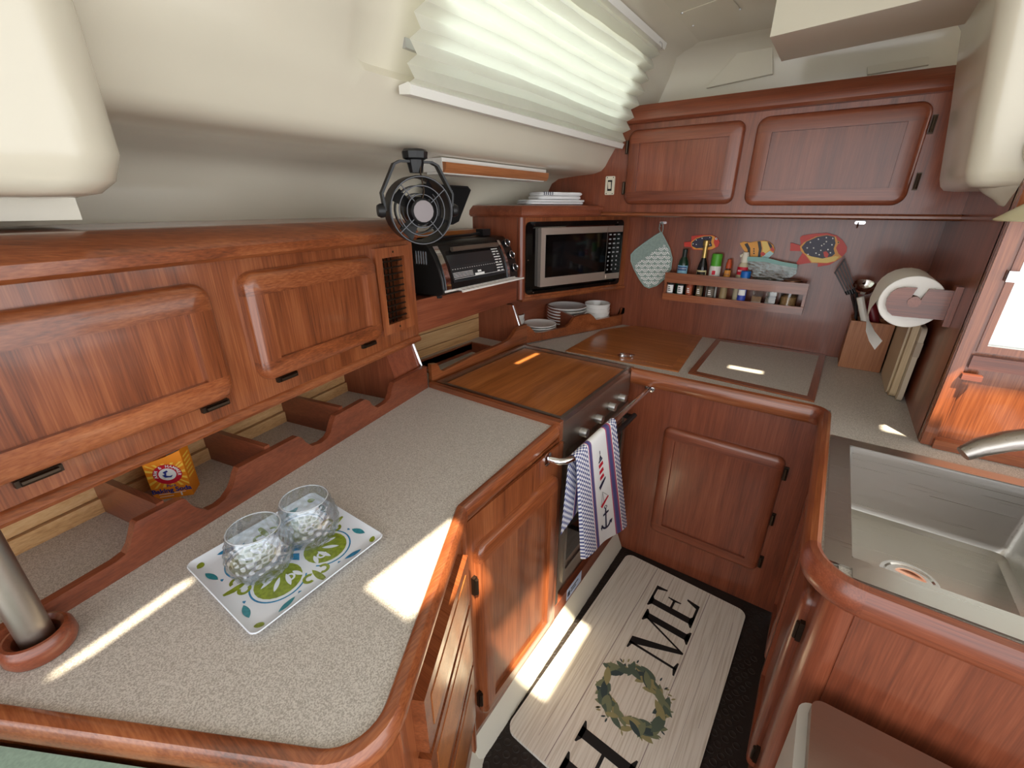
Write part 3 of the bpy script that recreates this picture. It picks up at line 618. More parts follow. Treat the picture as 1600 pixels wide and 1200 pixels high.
# ================================================================== SINK
sk = root('sink', 'square-cornered stainless steel undermount sink with wide flat rim', 'sink', (.42, 1.2, .66))
BX0, BX1, BY0, BY1, BZ = .165, .555, .935, 1.470, .675
rim = MB()
rim.box(.119, BX0, .90, 1.515, ZC+.001, ZC+.005, .001).box(BX0, 1.25, BY1, 1.515, ZC+.001, ZC+.005, .001).box(BX0, 1.25, .872, BY0, ZC+.001, ZC+.005, .001).box(BX1, .62, BY0, BY1, ZC+.001, ZC+.005, .001)
part('rim', rim, STEEL, sk)
ring_ = lambda i, z, r: [(a, b, z) for a, b in rrect(BX0+i, BX1-i, BY0+i, BY1-i, r, 5)]
bs = MB(); bs.loft([ring_(0, ZC+.002, .012), ring_(.002, ZC-.02, .014), ring_(.008, BZ+.025, .018), ring_(.016, BZ+.006, .02), ring_(.035, BZ, .02)], True, False); bs.poly([(a, b, BZ) for a, b in rrect(BX0+.035, BX1-.035, BY0+.035, BY1-.035, .02, 5)])
part('basin', bs, STEEL, sk)
dc = PZ(1420, 905, BZ)
part('drain', MB().lathe([(.058, BZ+.0005), (.058, BZ+.004), (.050, BZ+.005), (.046, BZ+.002), (.038, BZ+.003), (.03, BZ+.001)], (dc.x, dc.y, 0), (0, 0, 1), 28), CHROME, sk)
rims2 = [(a, b) for a, b in rrect(.66, 1.1, BY0, BY1, .015, 4)]
# faucet
fc = root('faucet', 'brushed curved faucet spout rising behind the sink', 'faucet', (.72, 1.555, ZC))
tip = PY(1506, 706, 1.43)
sp = [(.72, 1.555, ZC+.03), (.72, 1.553, ZC+.10), (.705, 1.545, ZC+.155), (.66, 1.53, ZC+.175), (.58, 1.50, ZC+.165), (tip.x+.07, 1.463, tip.z+.038), (tip.x+.025, 1.442, tip.z+.016), (tip.x, 1.43, tip.z-.006)]
part('spout', MB().tube(sp, [.028, .027, .027, .027, .027, .026, .024, .018], 16), STEELY, fc)
part('base', MB().lathe([(.032, ZC+.005), (.032, ZC+.02), (.026, ZC+.035)], (.72, 1.555, 0), (0, 0, 1), 20), STEELY, fc)
part('lever', MB().tube([(.72, 1.555, ZC+.06), (.78, 1.54, ZC+.10)], .008, 10), STEELY, fc)
# ================================================================== shared materials for small things
TUMBLER = thin_glass('tumbler_glass', (246, 250, 253), .10)
BAGM = thin_glass('bag_plastic', (232, 242, 240), .05, .3, 45, .15, .28)
CLEAR = thin_glass('clear_jar', (225, 225, 220), .10)
ORANGE = flat('carton_orange', (238, 140, 28), .5); YELLOW = flat('ink_yellow', (252, 206, 84), .5); RED = flat('ink_red', (205, 28, 52), .5)
NAVY = flat('ink_navy', (35, 40, 70), .6); INKB = flat('ink_blue', (38, 52, 140), .5); INKW = flat('ink_white', (246, 246, 244), .5); INKK = flat('ink_black', (24, 24, 26), .6)
# ---- steel post and its collar
pc = V((-.884, -.040, 0))
ps = root('support_post', 'round stainless steel post standing in a wooden ring collar on the worktop', 'post', (pc.x, pc.y, ZC))
part('pipe', MB().tube([(pc.x, pc.y, ZC+.001), (pc.x, pc.y, 1.53)], .0205, 24), STEELD, ps)
part("collar", MB().lathe([(.026, ZC+.001), (.040, ZC+.001), (.044, ZC+.010), (.043, ZC+.028), (.038, ZC+.036), (.034, ZC+.037), (.028, ZC+.030), (.026, ZC+.001)], (pc.x, pc.y, 0), (0, 0, 1), 32, False), wood("mahogany", "Y"), ps)
# ---- seat back cushion at the near end
ed = V((.855, .47, 0)).normalized(); en = V((ed.y, -ed.x, 0)); q0 = V((-.82, -.0965, 0))
MC = frame(q0, ed, en)
cu = root('seat_back_cushion', 'pale green upholstered seat back cushion against end of worktop', 'cushion', tuple(q0+V((0, 0, .30))))
cl = flat('cloth_green', (150, 178, 164), .9, noise=.12, nscale=200)
part('cover', MB(MC).box(-.5, .36, .031, .22, .30, .836, .015, 4), cl, cu)
part('piping', MB(MC).tube([(-.48, .07, .836), (.34, .07, .836)], .004, 8), cl, cu)
# ---- pleated shade over the portlight
SHM, nt, b = newmat('shade_fabric')
N = nt.nodes.new; L = nt.links.new
dfs = N('ShaderNodeBsdfDiffuse'); dfs.inputs[0].default_value = lin((238, 238, 232)); trs = N('ShaderNodeBsdfTranslucent'); trs.inputs[0].default_value = lin((240, 240, 226))
mx = N('ShaderNodeMixShader'); mx.inputs[0].default_value = .55; L(dfs.outputs[0], mx.inputs[1]); L(trs.outputs[0], mx.inputs[2]); L(mx.outputs[0], nt.nodes['Material Output'].inputs[0])
sd = root('pleated_shade', 'white pleated fabric shade over the cabin side window', 'window shade', (-.93, 1.48, 1.77))
b0, b1 = V((-.915, 0, 1.785)), V((-.782, 0, 2.135)); sdir = (b1-b0).normalized(); sn = V((sdir.z, 0, -sdir.x))
NP = 8; rows = []
for i in range(2*NP+1):
    p = b0.lerp(b1, i/(2*NP)) + sn*(.020 if i % 2 else -.010)
    rows.append(p)
mb = MB(); Ys = [.855+(2.155-.855)*j/30 for j in range(31)]
vs = []
for i, p in enumerate(rows):
    vs.append([mb.bm.verts.new((p.x+.002*math.sin(y*23+i), y+(.012*(1-i/20) if y < .86 else 0)*0, p.z+.003*math.sin(y*5+i*.3))) for y in Ys])
for i in range(len(rows)-1):
    for j in range(30): mb.bm.faces.new((vs[i][j], vs[i][j+1], vs[i+1][j+1], vs[i+1][j]))
part('fabric', mb, SHM, sd, smooth=0)
part('bottom_rail', MB().prism([(-.938, 1.770), (-.902, 1.766), (-.894, 1.785), (-.905, 1.792), (-.938, 1.788)], 'y', .851, 2.158, .003), WHITEP, sd)
part('top_rail', MB().prism([(-.80, 2.130), (-.762, 2.128), (-.755, 2.150), (-.79, 2.160)], 'y', .797, 2.185, .003), WHITEP, sd)
part('cord_clip', MB().tube([(-.757, 2.10, 2.135), (-.748, 2.10, 2.128), (-.745, 2.10, 2.112)], .003, 6), CHROME, sd)
# ---- fan
fn = root('cabin_fan', 'black bracket-mounted cabin fan with round wire cage under the side deck', 'fan', (-1.0, .945, 1.40))
C = V((-1.0, .945, 1.508)); ax = V((.90, -.43, -.04)).normalized(); sv = V((0, 0, 1)).cross(ax).normalized(); uv = ax.cross(sv)
Rf = .090
part('housing', MB().lathe([(Rf, -.045), (Rf+.002, .028), (Rf-.001, .030), (Rf-.004, .028), (Rf-.005, -.045), (Rf, -.045)], C, ax, 40, False), BLACK, fn)
WIRE = flat('wire_grey', (84, 84, 86), .35, metal=.8)
for r in (Rf-.001, .066, .044): part('cage_ring', MB().ring(C+ax*.031, ax, r, .0018, 40, 6), WIRE, fn)
for r in (.066, .046): part('rear_ring', MB().lathe([(r, -.028), (r, -.010), (r-.003, -.010), (r-.003, -.028), (r, -.028)], C, ax, 32, False), BLACK, fn)
for k in range(4):
    t = math.radians(40+k*90); d = sv*math.cos(t)+uv*math.sin(t)
    part('spoke', MB().tube([C+ax*.032+d*.028, C+ax*.032+d*Rf], .0016, 6), WIRE, fn)
    part('blade', MB().slab([C+d*.02-ax*.01, C+d*.075-ax*.016, C+(d+sv.cross(d)*0)*.075+(ax.cross(d))*.045+ax*.008, C+d*.03+ax.cross(d)*.025+ax*.006], ax*.002), BLACK, fn)
hb = part('motor_hub', MB().lathe([(.004, -.075), (.036, -.07), (.037, .010), (.034, .036), (.030, .040), (.002, .041)], C, ax, 24), BLACK, fn)
part('badge', MB().lathe([(.029, .0405), (.029, .043), (.024, .0435), (.002, .0436)], C, ax, 14), flat('badge_grey', (120, 112, 112), .4, metal=.4), hb)
up = V((0, 0, 1)); tp = C+up*.132
pth = [C-sv*.098, C-sv*.102+up*.045, C-sv*.062+up*.118, C-sv*.045+up*.126, C+sv*.045+up*.126, C+sv*.062+up*.118, C+sv*.102+up*.045, C+sv*.098]
mb = MB(); rings = []
for i, p in enumerate(pth):
    t = (pth[min(i+1, 7)]-pth[max(i-1, 0)]).normalized(); nn = t.cross(ax).normalized()
    rings.append([p+ax*.013+nn*.003, p+ax*.013-nn*.003, p-ax*.013-nn*.003, p-ax*.013+nn*.003])
part('bracket', mb.loft(rings), BLACK, fn)
for s in (-1, 1): part('pivot_knob', MB().lathe([(.018, 0), (.019, .010), (.015, .018), (.003, .019)], C+sv*(s*.100), sv*s, 12), BLACK, fn)
part('mount', MB().lathe([(.018, .098), (.024, .124), (.024, .130), (.034, .134), (.036, .150), (.030, .156)], C, up, 10), BLACK, fn)
part('cable', MB().tube([C+up*.128+sv*.01+ax*.016, C+up*.10+sv*.006+ax*.02, C+up*.05+sv*.008+ax*.034, C+up*.03+ax*.036], .0022, 6), BRONZE, fn)
# ---- strip light under the deck
lg = root('strip_light', 'white strip light with wood-grain front under the side deck', 'light fixture', (-1.12, 1.45, 1.62))
part('housing', MB().box(-1.165, -1.080, 1.135, 1.775, 1.624, 1.664, .003), WHITEP, lg)
part('wood_front', MB().prism([(-1.081, 1.622), (-1.074, 1.620), (-1.066, 1.632), (-1.064, 1.650), (-1.081, 1.652)], 'y', 1.137, 1.773, .002), wood('block', 'Y'), lg)
part('lens', MB().box(-1.160, -1.084, 1.145, 1.765, 1.617, 1.6245, .003), flat('lens_white', (238, 236, 228), .3), lg)
# ---- black box behind the toaster
a = [PX(675, 288, -1.40), PX(731, 291, -1.40), PX(736, 297, -1.40), PX(717, 346, -1.40), PX(708, 351, -1.40), PX(668, 353, -1.40)]
bx = root('loudspeaker', 'black flat slanted loudspeaker box on the hull above toaster oven', 'speaker', tuple(a[4]))
part('cabinet', MB().slab([tuple(v) for v in a], (-.05, 0, .004), .006), BLACK, bx)
ce = sum(a, V())/6
part('grille', MB().slab([tuple(v.lerp(ce, .08)+V((.001, 0, 0))) for v in a], (.004, 0, 0), .002), flat('grille_black', (14, 14, 15), .8, bump=.4, nscale=400), bx)
bq = PX(703, 299, -1.394)
part('badge', MB().box(bq.x-.001, bq.x+.002, bq.y-.014, bq.y+.014, bq.z-.004, bq.z+.004), GREYP, bx)
part('bracket', MB().box(-1.498, -1.445, ce.y-.02, ce.y+.02, ce.z-.02, ce.z+.02), BLACK, bx)
# ---- toaster oven
to = root('toaster_oven', 'black and silver toaster oven with glass door in the alcove', 'toaster oven', (-1.32, 1.44, 1.19))
TY0, TY1 = 1.192, 1.690
fr_ = [(-1.168, 1.222), (-1.172, 1.262), (-1.186, 1.305), (-1.206, 1.345), (-1.230, 1.378)]
pf = [(-1.455, 1.200), (-1.185, 1.200), (-1.170, 1.208)] + fr_ + [(-1.246, 1.390), (-1.30, 1.395), (-1.455, 1.395)]
part('body', MB().prism(pf, 'y', TY0, TY1, .003), flat('oven_black', (30, 28, 27), .3), to)
for yy in (1.215, 1.675):
    for xx in (-1.21, -1.43): part('foot', MB().lathe([(.012, 1.189), (.014, 1.201)], (xx, yy, 0), (0, 0, 1), 10), BLACK, to)
def strip(y0, y1, o, k0=0, k1=5, th=.004):
    p = fr_[k0:k1]; out = [(x+o+th, z+.3*(o+th)) for x, z in p]; inn = [(x+o, z) for x, z in p][::-1]
    return MB().prism(out+inn, 'y', y0, y1, .001)
dr = part('door', strip(1.236, 1.602, .001), flat('oven_frame', (24, 22, 22), .2), to)
GLS = flat('oven_glass', (44, 46, 48), .05)
mbg = MB()
for i in range(1, 3):
    (xa, za), (xb, zb) = fr_[i], fr_[i+1]; mbg.poly([(xa+.0062, 1.252, za), (xa+.0062, 1.588, za), (xb+.0062, 1.588, zb), (xb+.0062, 1.252, zb)])
(xa, za), (xb, zb) = fr_[0], fr_[1]; mbg.poly([(xa+.0062, 1.252, za+.024), (xa+.0062, 1.588, za+.024), (xb+.0062, 1.588, zb), (xb+.0062, 1.252, zb)])
part('glass', mbg, GLS, dr)
part('handle', MB().tube([(-1.196, 1.285, 1.366), (-1.196, 1.575, 1.366)], .009, 10).box(-1.222, -1.196, 1.30, 1.315, 1.36, 1.372).box(-1.222, -1.196, 1.545, 1.56, 1.36, 1.372), flat('handle_bronze', (150, 134, 122), .3, metal=.8), dr)
for y0 in (1.208, 1.604): part('side_trim', strip(y0, y0+.016 if y0 > 1.5 else y0+.026, .003, th=.006), CHROME, to)
cpl = part('control_panel', strip(1.624, TY1-.004, .0005, th=.003), flat('panel_brown', (58, 46, 42), .35, metal=.5), to)
for (x, z) in ((-1.216, 1.362), (-1.190, 1.312), (-1.172, 1.258)):
    d = V((.93, 0, .36)); k = part('knob', MB().lathe([(.018, 0), (.018, .016), (.015, .018)], (x, 1.655, z), d, 18), BLACK, cpl)
    part('knob_ring', MB().ring(V((x, 1.655, z))+d.normalized()*.0185, d, .0165, .0022, 24, 6), CHROME, k)
mbp = MB()
def ong(t): k = min(int(t*4), 3); f = t*4-k; return fr_[k][0]+(fr_[k+1][0]-fr_[k][0])*f+.0068, fr_[k][1]+(fr_[k+1][1]-fr_[k][1])*f
def lab(mbx, y0, y1, t0, t1):
    (xa, za), (xb, zb) = ong(t0), ong(t1); mbx.poly([(xa, y0, za), (xa, y1, za), (xb, y1, zb), (xb, y0, zb)])
for i in range(4): lab(mbp, 1.258, 1.375, .26+i*.03, .268+i*.03)
for i in range(9): lab(mbp, 1.535, 1.552+.006*(i % 3), .24+i*.065, .265+i*.065); lab(mbp, 1.562, 1.578, .24+i*.065, .262+i*.065)
lab(mbp, 1.26, 1.585, .225, .232); lab(mbp, 1.385, 1.445, .235, .285); lab(mbp, 1.405, 1.428, .30, .34)
for i in range(22): lab(mbp, 1.26+i*.0145, 1.266+i*.0145, .43, .437)
part('dial_print', mbp, INKW, dr, None, 'stuff', 0)
mbw = MB()
for xx in (-1.166, -1.118): mbw.tube([(xx, 1.205 if xx < -1.15 else 1.25, 1.218), (xx, 1.665, 1.218)], .0042, 8)
for i in range(15): y = 1.262+i*.027; mbw.tube([(-1.19, y, 1.220), (-1.118, y, 1.220)], .0026, 6)
part('wire_rack', mbw, flat('rack_white', (236, 232, 226), .35), to, None, 'stuff')
for i in range(5): part('vent_slot', MB().box(-1.300+i*.013, -1.295+i*.013, TY0-.003, TY0+.001, 1.315, 1.362, .001), CHROME, to)
part('power_cord', MB().tube([(-1.30, 1.30, 1.402), (-1.31, 1.42, 1.402), (-1.31, 1.53, 1.403), (-1.315, 1.60, 1.408)], .006, 8).box(-1.335, -1.295, 1.60, 1.655, 1.396, 1.424, .006), BLACK, to)
# ---- microwave
mw = root('microwave', 'stainless steel microwave oven set in a black trim frame', 'microwave', tuple(CF @ V((.33, -.15, 1.115))))
TRM = rrect(.010, .652, 1.113, 1.452, .022, 5); INN = rrect(.045, .622, 1.130, 1.428, .008, 5)
mb = MB(CF)
for (pa, ya), (pb_, yb) in (((TRM, -.019), (TRM, -.012)), ((TRM, -.012), (INN, -.010)), ((INN, -.010), (INN, -.05))):
    n = len(pa)
    for i in range(n):
        k = (i+1) % n; mb.poly([(pa[i][0], ya, pa[i][1]), (pa[k][0], ya, pa[k][1]), (pb_[k][0], yb, pb_[k][1]), (pb_[i][0], yb, pb_[i][1])])
bmesh.ops.remove_doubles(mb.bm, verts=mb.bm.verts, dist=1e-6)
tk = part('trim_frame', mb, BLACKG, mw)
for s, z in ((.055, 1.437), (.60, 1.440), (.055, 1.123), (.58, 1.123), (.02, 1.28), (.640, 1.28)): part('screw', MB(CF).lathe([(.004, 0), (.003, .002)], (s, -.0105, z), (0, 1, 0), 8), CHROME, tk)
part('body', MB(CF).box(.052, .615, -.30, -.02, 1.135, 1.422, .003), BLACKG, mw)
MF = .004
def cq(l): return [CP(a, b, MF) for a, b in l]
m = cq([(846, 358), (974, 351), (967, 434), (844, 449)]); s0 = (m[0].x+m[3].x)/2; s1 = (m[1].x+m[2].x)/2; zt = (m[0].z+m[1].z)/2; zb = (m[2].z+m[3].z)/2
sdv = CP(950, 360, MF).x
STC = flat('steel_warm', (214, 200, 188), .42, metal=.85)
dr = part('door', MB(CF).box(s0, sdv-.002, -.02, MF, zb, zt, .003), STC, mw)
w_ = cq([(853, 367), (951, 361), (947, 425), (852, 434)]); wz1 = w_[0].z; wz0 = w_[3].z
part('door_glass', MB(CF).box(w_[0].x, sdv-.002, MF-.002, MF+.0012, wz0, wz1, .001), BLACKG, dr)
part('window', MB(CF).box(w_[0].x+.045, sdv-.09, MF, MF+.0018, wz0+.03, wz1-.035, .0005), SCREEN, dr)
kp = part('control_panel', MB(CF).box(sdv, s1, -.02, MF, zb, zt, .003), STC, mw)
part('keypad', MB(CF).box(sdv+.001, s1-.002, MF-.002, MF+.0012, wz0-.012, wz1, .001), BLACKG, kp)
mbk = MB(CF)
for r in range(9):
    for c in range(3):
        a0 = sdv+.012+c*(s1-sdv-.02)/3; z0 = wz0+.006+r*.0225; mbk.box(a0, a0+(.008 if r < 4 else .016), MF+.001, MF+.0016, z0, z0+(.008 if r < 4 else .006))
part('key_print', mbk, flat('ink_grey', (170, 170, 172), .5), kp, None, 'stuff')
part('release_button', MB(CF).box(sdv+.008, s1-.008, MF, MF+.004, zb+.008, wz0-.020, .002), STC, kp)
# ---- folded towels on the microwave cabinet
TW = flat('towel_white', (238, 238, 238), .95, bump=.6, nscale=500)
def towel(loc, L_, W_, T, name, label, rz):
    t = root(name, label, 'towel', loc, 'folded towels on the microwave cabinet')
    M = Matrix.Translation(loc) @ Matrix.Rotation(rz, 4, 'Z')
    rn = random.Random(int(T*1e4))
    def fold(x0, x1, z0, z1):
        rings = []
        for i in range(9):
            y = -W_/2+W_*i/8; e = .012 if i in (0, 8) else .003 if i in (1, 7) else 0; j = lambda: rn.uniform(-.0012, .0012); r_ = (z1-z0)/2; ring_w = []
            for k in range(7): a_ = -math.pi/2+math.pi*k/6; ring_w.append((x1-r_-e+r_*math.cos(a_)+j(), y, z0+r_+r_*(1-e*20)*math.sin(a_)))
            for k in range(1, 8): f = k/8; ring_w.append((x1-r_-e+(x0+r_+e-x1+r_+e)*f, y, z0+r_+r_*(1-e*20)+j()*.8))
            for k in range(7): a_ = math.pi/2+math.pi*k/6; ring_w.append((x0+r_+e+r_*math.cos(a_)+j(), y, z0+r_+r_*(1-e*20)*math.sin(a_)))
            rings.append(ring_w)
        return MB(M).loft(rings)
    part('upper_fold', fold(-L_/2, L_/2, T*.5, T), TW, t, smooth=80)
    part('lower_fold', fold(-L_/2-.006, L_/2-.008, .0005, T*.5), TW, t, smooth=80)
    return M, t
bt = CF @ V((.22, -.10, 1.527)); rzc = math.atan2(CU.y, CU.x)
towel(tuple(bt), .34, .13, .022, 'folded_towel', 'white folded towel, lowest in pile on the microwave cabinet', rzc)
M, tt = towel(tuple(bt+V((.012, .02, .022))), .26, .12, .034, 'folded_towel', 'thick white folded towel with grey stripes, on top of the pile', rzc)
for i in range(5): part('stripe', MB(M).box(-.118+i*.012, -.112+i*.012, -.0605, -.058, .020, .034, .0005), flat('stripe_grey', (90, 92, 104), .9), tt)
# ---- plates and bowls
def plate(r, h, n):
    p = root('plate', n, 'plate', (0, 0, 0), 'white crockery in the plate bin')
    part('dish', MB().lathe([(r*.55, 0), (r*.62, .002), (r*.97, h*.72), (r, h*.85), (r, h*.97), (r*.99, h), (r*.965, h), (r*.92, h*.80), (r*.62, .007), (.001, .006)], (0, 0, 0), (0, 0, 1), 40), WHITE, p)
    return p
def bowl(r, h, n):
    p = root('bowl', n, 'bowl', (0, 0, 0), 'white crockery in the plate bin')
    part('dish', MB().lathe([(r*.55, 0), (r*.70, .002), (r*.92, h*.35), (r, h), (r*.97, h+.001), (r*.88, h*.40), (r*.62, .008), (.002, .006)], (0, 0, 0), (0, 0, 1), 36), WHITE, p)
    return p
def stack(proto, base, n, dz, labs):
    for i in range(n):
        l = labs(i)
        if i == 0: proto.location = base; proto['label'] = l
        else: dup(proto, (base[0], base[1], base[2]+i*dz), 0, l)
ordn = ['lowest', 'second', 'third', 'fourth', 'fifth', 'sixth']
sp1 = CF @ V((.175, -.115, ZC+.004)); sp2 = CF @ V((.425, -.185, ZC+.0042)); sp3 = CF @ V((.585, -.100, ZC+.004)); sp4 = CF @ V((.075, -.20, ZC+.004))
stack(plate(.092, .020, ''), tuple(sp1), 4, .012, lambda i: 'small white plate in the front pile of plate bin, %s from bottom' % ordn[i] if i else 'small white plate, lowest of the front pile in plate bin')
stack(plate(.114, .026, ''), tuple(sp2), 6, .017, lambda i: 'large white plate in the rear pile of plate bin, %s from bottom' % ordn[i] if i else 'large white plate, lowest of the rear pile in plate bin')
stack(bowl(.074, .050, ''), tuple(sp3), 4, .024, lambda i: 'white bowl in the pile beside bulkhead, %s from bottom' % ordn[i] if i else 'white bowl, lowest of the pile beside bulkhead')
stack(bowl(.050, .046, ''), tuple(sp4), 3, .028, lambda i: 'small white cup bowl behind the chrome edge strip, %s from bottom' % ordn[i] if i else 'small white cup bowl, lowest behind the chrome edge strip')
# ---- light switch on the locker face
c = PY(953, 290, YU-.004)
sw = root('light_switch', 'cream rocker light switch plate on wooden panel beside locker door', 'switch', (c.x, YU, c.z))
part('plate', MB().prism(rrect(c.x-.024, c.x+.024, c.z-.042, c.z+.042, .005), 'y', YU-.006, YU-.0002, .001), flat('switch_cream', (226, 218, 196), .35), sw)
part('bezel', MB().box(c.x-.011, c.x+.011, YU-.0075, YU-.005, c.z-.024, c.z+.024, .001), BLACK, sw)
part('rocker', MB().prism([(YU-.007, c.z-.017), (YU-.015, c.z+.016), (YU-.007, c.z+.017)], 'x', c.x-.007, c.x+.007), flat('switch_cream', (226, 218, 196), .35), sw)
for z in (-.036, .036):
    for x in (-.016, .016): part('screw', MB().lathe([(.0028, 0), (.002, .0012)], (c.x+x, YU-.006, c.z+z), (0, -1, 0), 8), BRONZE, sw)
# ================================================================== TRAY, GLASSES, CARTON
TW_, TL_ = .262, .276
MT = frame((-.880, .156, ZC+.001), (1, .005, 0), V((-.05, 1, 0)).normalized())
ty = root('serving_tray', 'white tray printed with blue and green scroll medallions, on worktop', 'tray', tuple(MT @ V((TW_/2, TL_/2, 0))))
rg = lambda i, z, r: [(a, b, z) for a, b in rrect(i, TW_-i, i, TL_-i, r, 5)]
part('dish', MB(MT).loft([rg(.030, 0, .01), rg(.012, .004, .012), rg(0, .013, .014), rg(.0015, .0145, .0135), rg(.013, .0070, .012), rg(.028, .0045, .01)]), flat('melamine_white', (226, 234, 246), .18, coat=.6), ty)
GRN = flat('print_green', (128, 146, 44), .3, coat=.5, noise=.3, nscale=150); BLU = flat('print_blue', (36, 128, 178), .3, coat=.5, noise=.25, nscale=150); TEA = flat('print_teal', (40, 134, 150), .3, coat=.5, noise=.25, nscale=150); PWH = flat('print_white', (226, 234, 246), .2, coat=.5)
g, bl, te, wh = MB(MT), MB(MT), MB(MT), MB(MT)
zt = .0048; cxm, cym = TW_/2, TL_/2
def at3(pl, z): return [(a, b, z) for a, b in pl]
def zat(u, v): d = min(u, v, TW_-u, TL_-v); return zt if d > .026 else zt+(.026-d)*.18+.0004
def arcstrip(mbx, cx, cy, r, w, a0, a1, z, n=14, ry=1):
    for i in range(n):
        t0, t1 = math.radians(a0+(a1-a0)*i/n), math.radians(a0+(a1-a0)*(i+1)/n)
        mbx.poly([(cx+(r-w)*math.cos(t0), cy+(r-w)*ry*math.sin(t0), z), (cx+r*math.cos(t0), cy+r*ry*math.sin(t0), z), (cx+r*math.cos(t1), cy+r*ry*math.sin(t1), z), (cx+(r-w)*math.cos(t1), cy+(r-w)*ry*math.sin(t1), z)])
def leaf(mbx, u, v, L_, w, rot):
    mbx.poly([(a, b, zat(a, b)) for a, b in leafp(u, v, L_, w, rot)])
for sx in (-1, 1):
    for sy in (-1, 1):
        mx_, my_ = cxm+sx*.047, cym+sy*.050
        g.poly(at3(circ(mx_, my_, .041, 22, .042), zt)); ang = math.degrees(math.atan2(sy, sx))
        arcstrip(bl, mx_, my_, .050, .0030, ang-100, ang+100, zt, 22)
        bx_, by_ = mx_-.030*math.cos(math.radians(ang)), my_-.030*math.sin(math.radians(ang))
        for k in (-2, -1, 0, 1, 2):
            t = math.radians(ang+k*30); d_ = .036 if k else .040; wh.poly(at3(leafp(bx_+d_*math.cos(t), by_+d_*math.sin(t), .034 if abs(k) < 2 else .026, .0085, t), zt+.0003))
        for k in (-1, 1):
            t = math.radians(ang+k*100); arcstrip(wh, mx_+.020*math.cos(t), my_+.020*math.sin(t), .0095, .004, ang+k*100-120, ang+k*100+150, zt+.0004, 14)
        # corner spray
        qx, qy = cxm+sx*.098, cym+sy*.104; rot = math.atan2(sy, sx)
        ux, uy = cxm+sx*(TW_/2-.018), cym+sy*(TL_/2-.018)
        g.poly([(a, b, zat(a, b)) for a, b in circ(ux, uy, .0085, 12)])
        leaf(te, cxm+sx*.066, cym+sy*(TL_/2-.020), .036, .012, math.radians(12)*sx*sy); leaf(bl if sx*sy > 0 else te, cxm+sx*(TW_/2-.020), cym+sy*.070, .036, .012, math.pi/2-math.radians(12)*sx*sy)
for sx in (-1, 1):
    g_ = cxm+sx*.102
    leaf(g, g_, cym, .050, .012, 0)
    for k in (-1, 1): arcstrip(g, cxm+sx*.092, cym+k*.015, .012, .006, 90*k-150, 90*k+100, zt+.0002, 12)
    bl.poly(at3(circ(cxm+sx*.105, cym+.042, .004, 4), zt+.0001)); bl.poly(at3(circ(cxm+sx*.105, cym-.042, .004, 4), zt+.0001))
for sy in (-1, 1):
    leaf(g, cxm, cym+sy*.107, .050, .012, math.pi/2)
    for k in (-1, 1): arcstrip(g, cxm+k*.015, cym+sy*.097, .012, .006, (0 if k > 0 else 180)-150, (0 if k > 0 else 180)+100, zt+.0002, 12)
    bl.poly(at3(circ(cxm+.042, cym+sy*.111, .004, 4), zt+.0001)); bl.poly(at3(circ(cxm-.042, cym+sy*.111, .004, 4), zt+.0001))
for k in range(4):
    t = math.pi/2*k; bl.poly(at3([(cxm+.004*math.cos(t), cym+.004*math.sin(t)), (cxm+.020*math.cos(t-.55), cym+.020*math.sin(t-.55)), (cxm+.034*math.cos(t), cym+.034*math.sin(t)), (cxm+.020*math.cos(t+.55), cym+.020*math.sin(t+.55))], zt+.0002))
for nm_, mb_, mt_ in (('green_print', g, GRN), ('blue_print', bl, BLU), ('teal_print', te, TEA), ('white_print', wh, PWH)): part(nm_, mb_, mt_, ty, None, 'stuff', 0)
def tumbler(px, py, lab):
    q = PZ(px, py, ZC+.008); t = root('glass_tumbler', lab, 'glass', tuple(q))
    outp = [(.022, 0), (.034, .003), (.050, .020), (.057, .042), (.056, .062), (.050, .085), (.0445, .104)]
    inp = [(r-.0022, z+(.004 if z < .01 else 0)) for r, z in outp[::-1]]
    prof_ = outp + [(.0435, .1052)] + inp + [(.001, .006)]
    nz, ns_ = 44, 112; rings = []
    def rad(z):
        for (r0, z0), (r1, z1) in zip(outp, outp[1:]):
            if z <= z1: return r0+(r1-r0)*(z-z0)/(z1-z0)
        return outp[-1][0]
    for i in range(nz+1):
        z = .003+.101*i/nz; row = z/.0085; ring__ = []
        for j in range(ns_):
            th = 2*math.pi*j/ns_; d = .0019*math.cos(14*th+math.pi*math.floor(row))*math.sin(math.pi*(row % 1)) if z < .098 else 0
            rr0 = rad(z)+d; ring__.append((q.x+rr0*math.cos(th), q.y+rr0*math.sin(th), q.z+z))
        rings.append(ring__)
    rings += [[(q.x+(rad(z)-.0022)*math.cos(2*math.pi*j/ns_), q.y+(rad(z)-.0022)*math.sin(2*math.pi*j/ns_), q.z+z+(.003 if z < .005 else 0)) for j in range(ns_)] for z in (.104, .085, .062, .042, .020, .004)]
    part('bowl', MB().loft(rings), TUMBLER, t, smooth=80)
    part('rim', MB().ring((q.x, q.y, q.z+.104), (0, 0, 1), .0440, .0013, 40, 6), flat('glass_rim', (235, 242, 248), .1, trans=.6), t)
    return t
tumbler(415, 893, 'clear hammered glass tumbler at the post end of the printed tray')
tumbler(489, 843, 'clear hammered glass tumbler at the stove end of the printed tray')
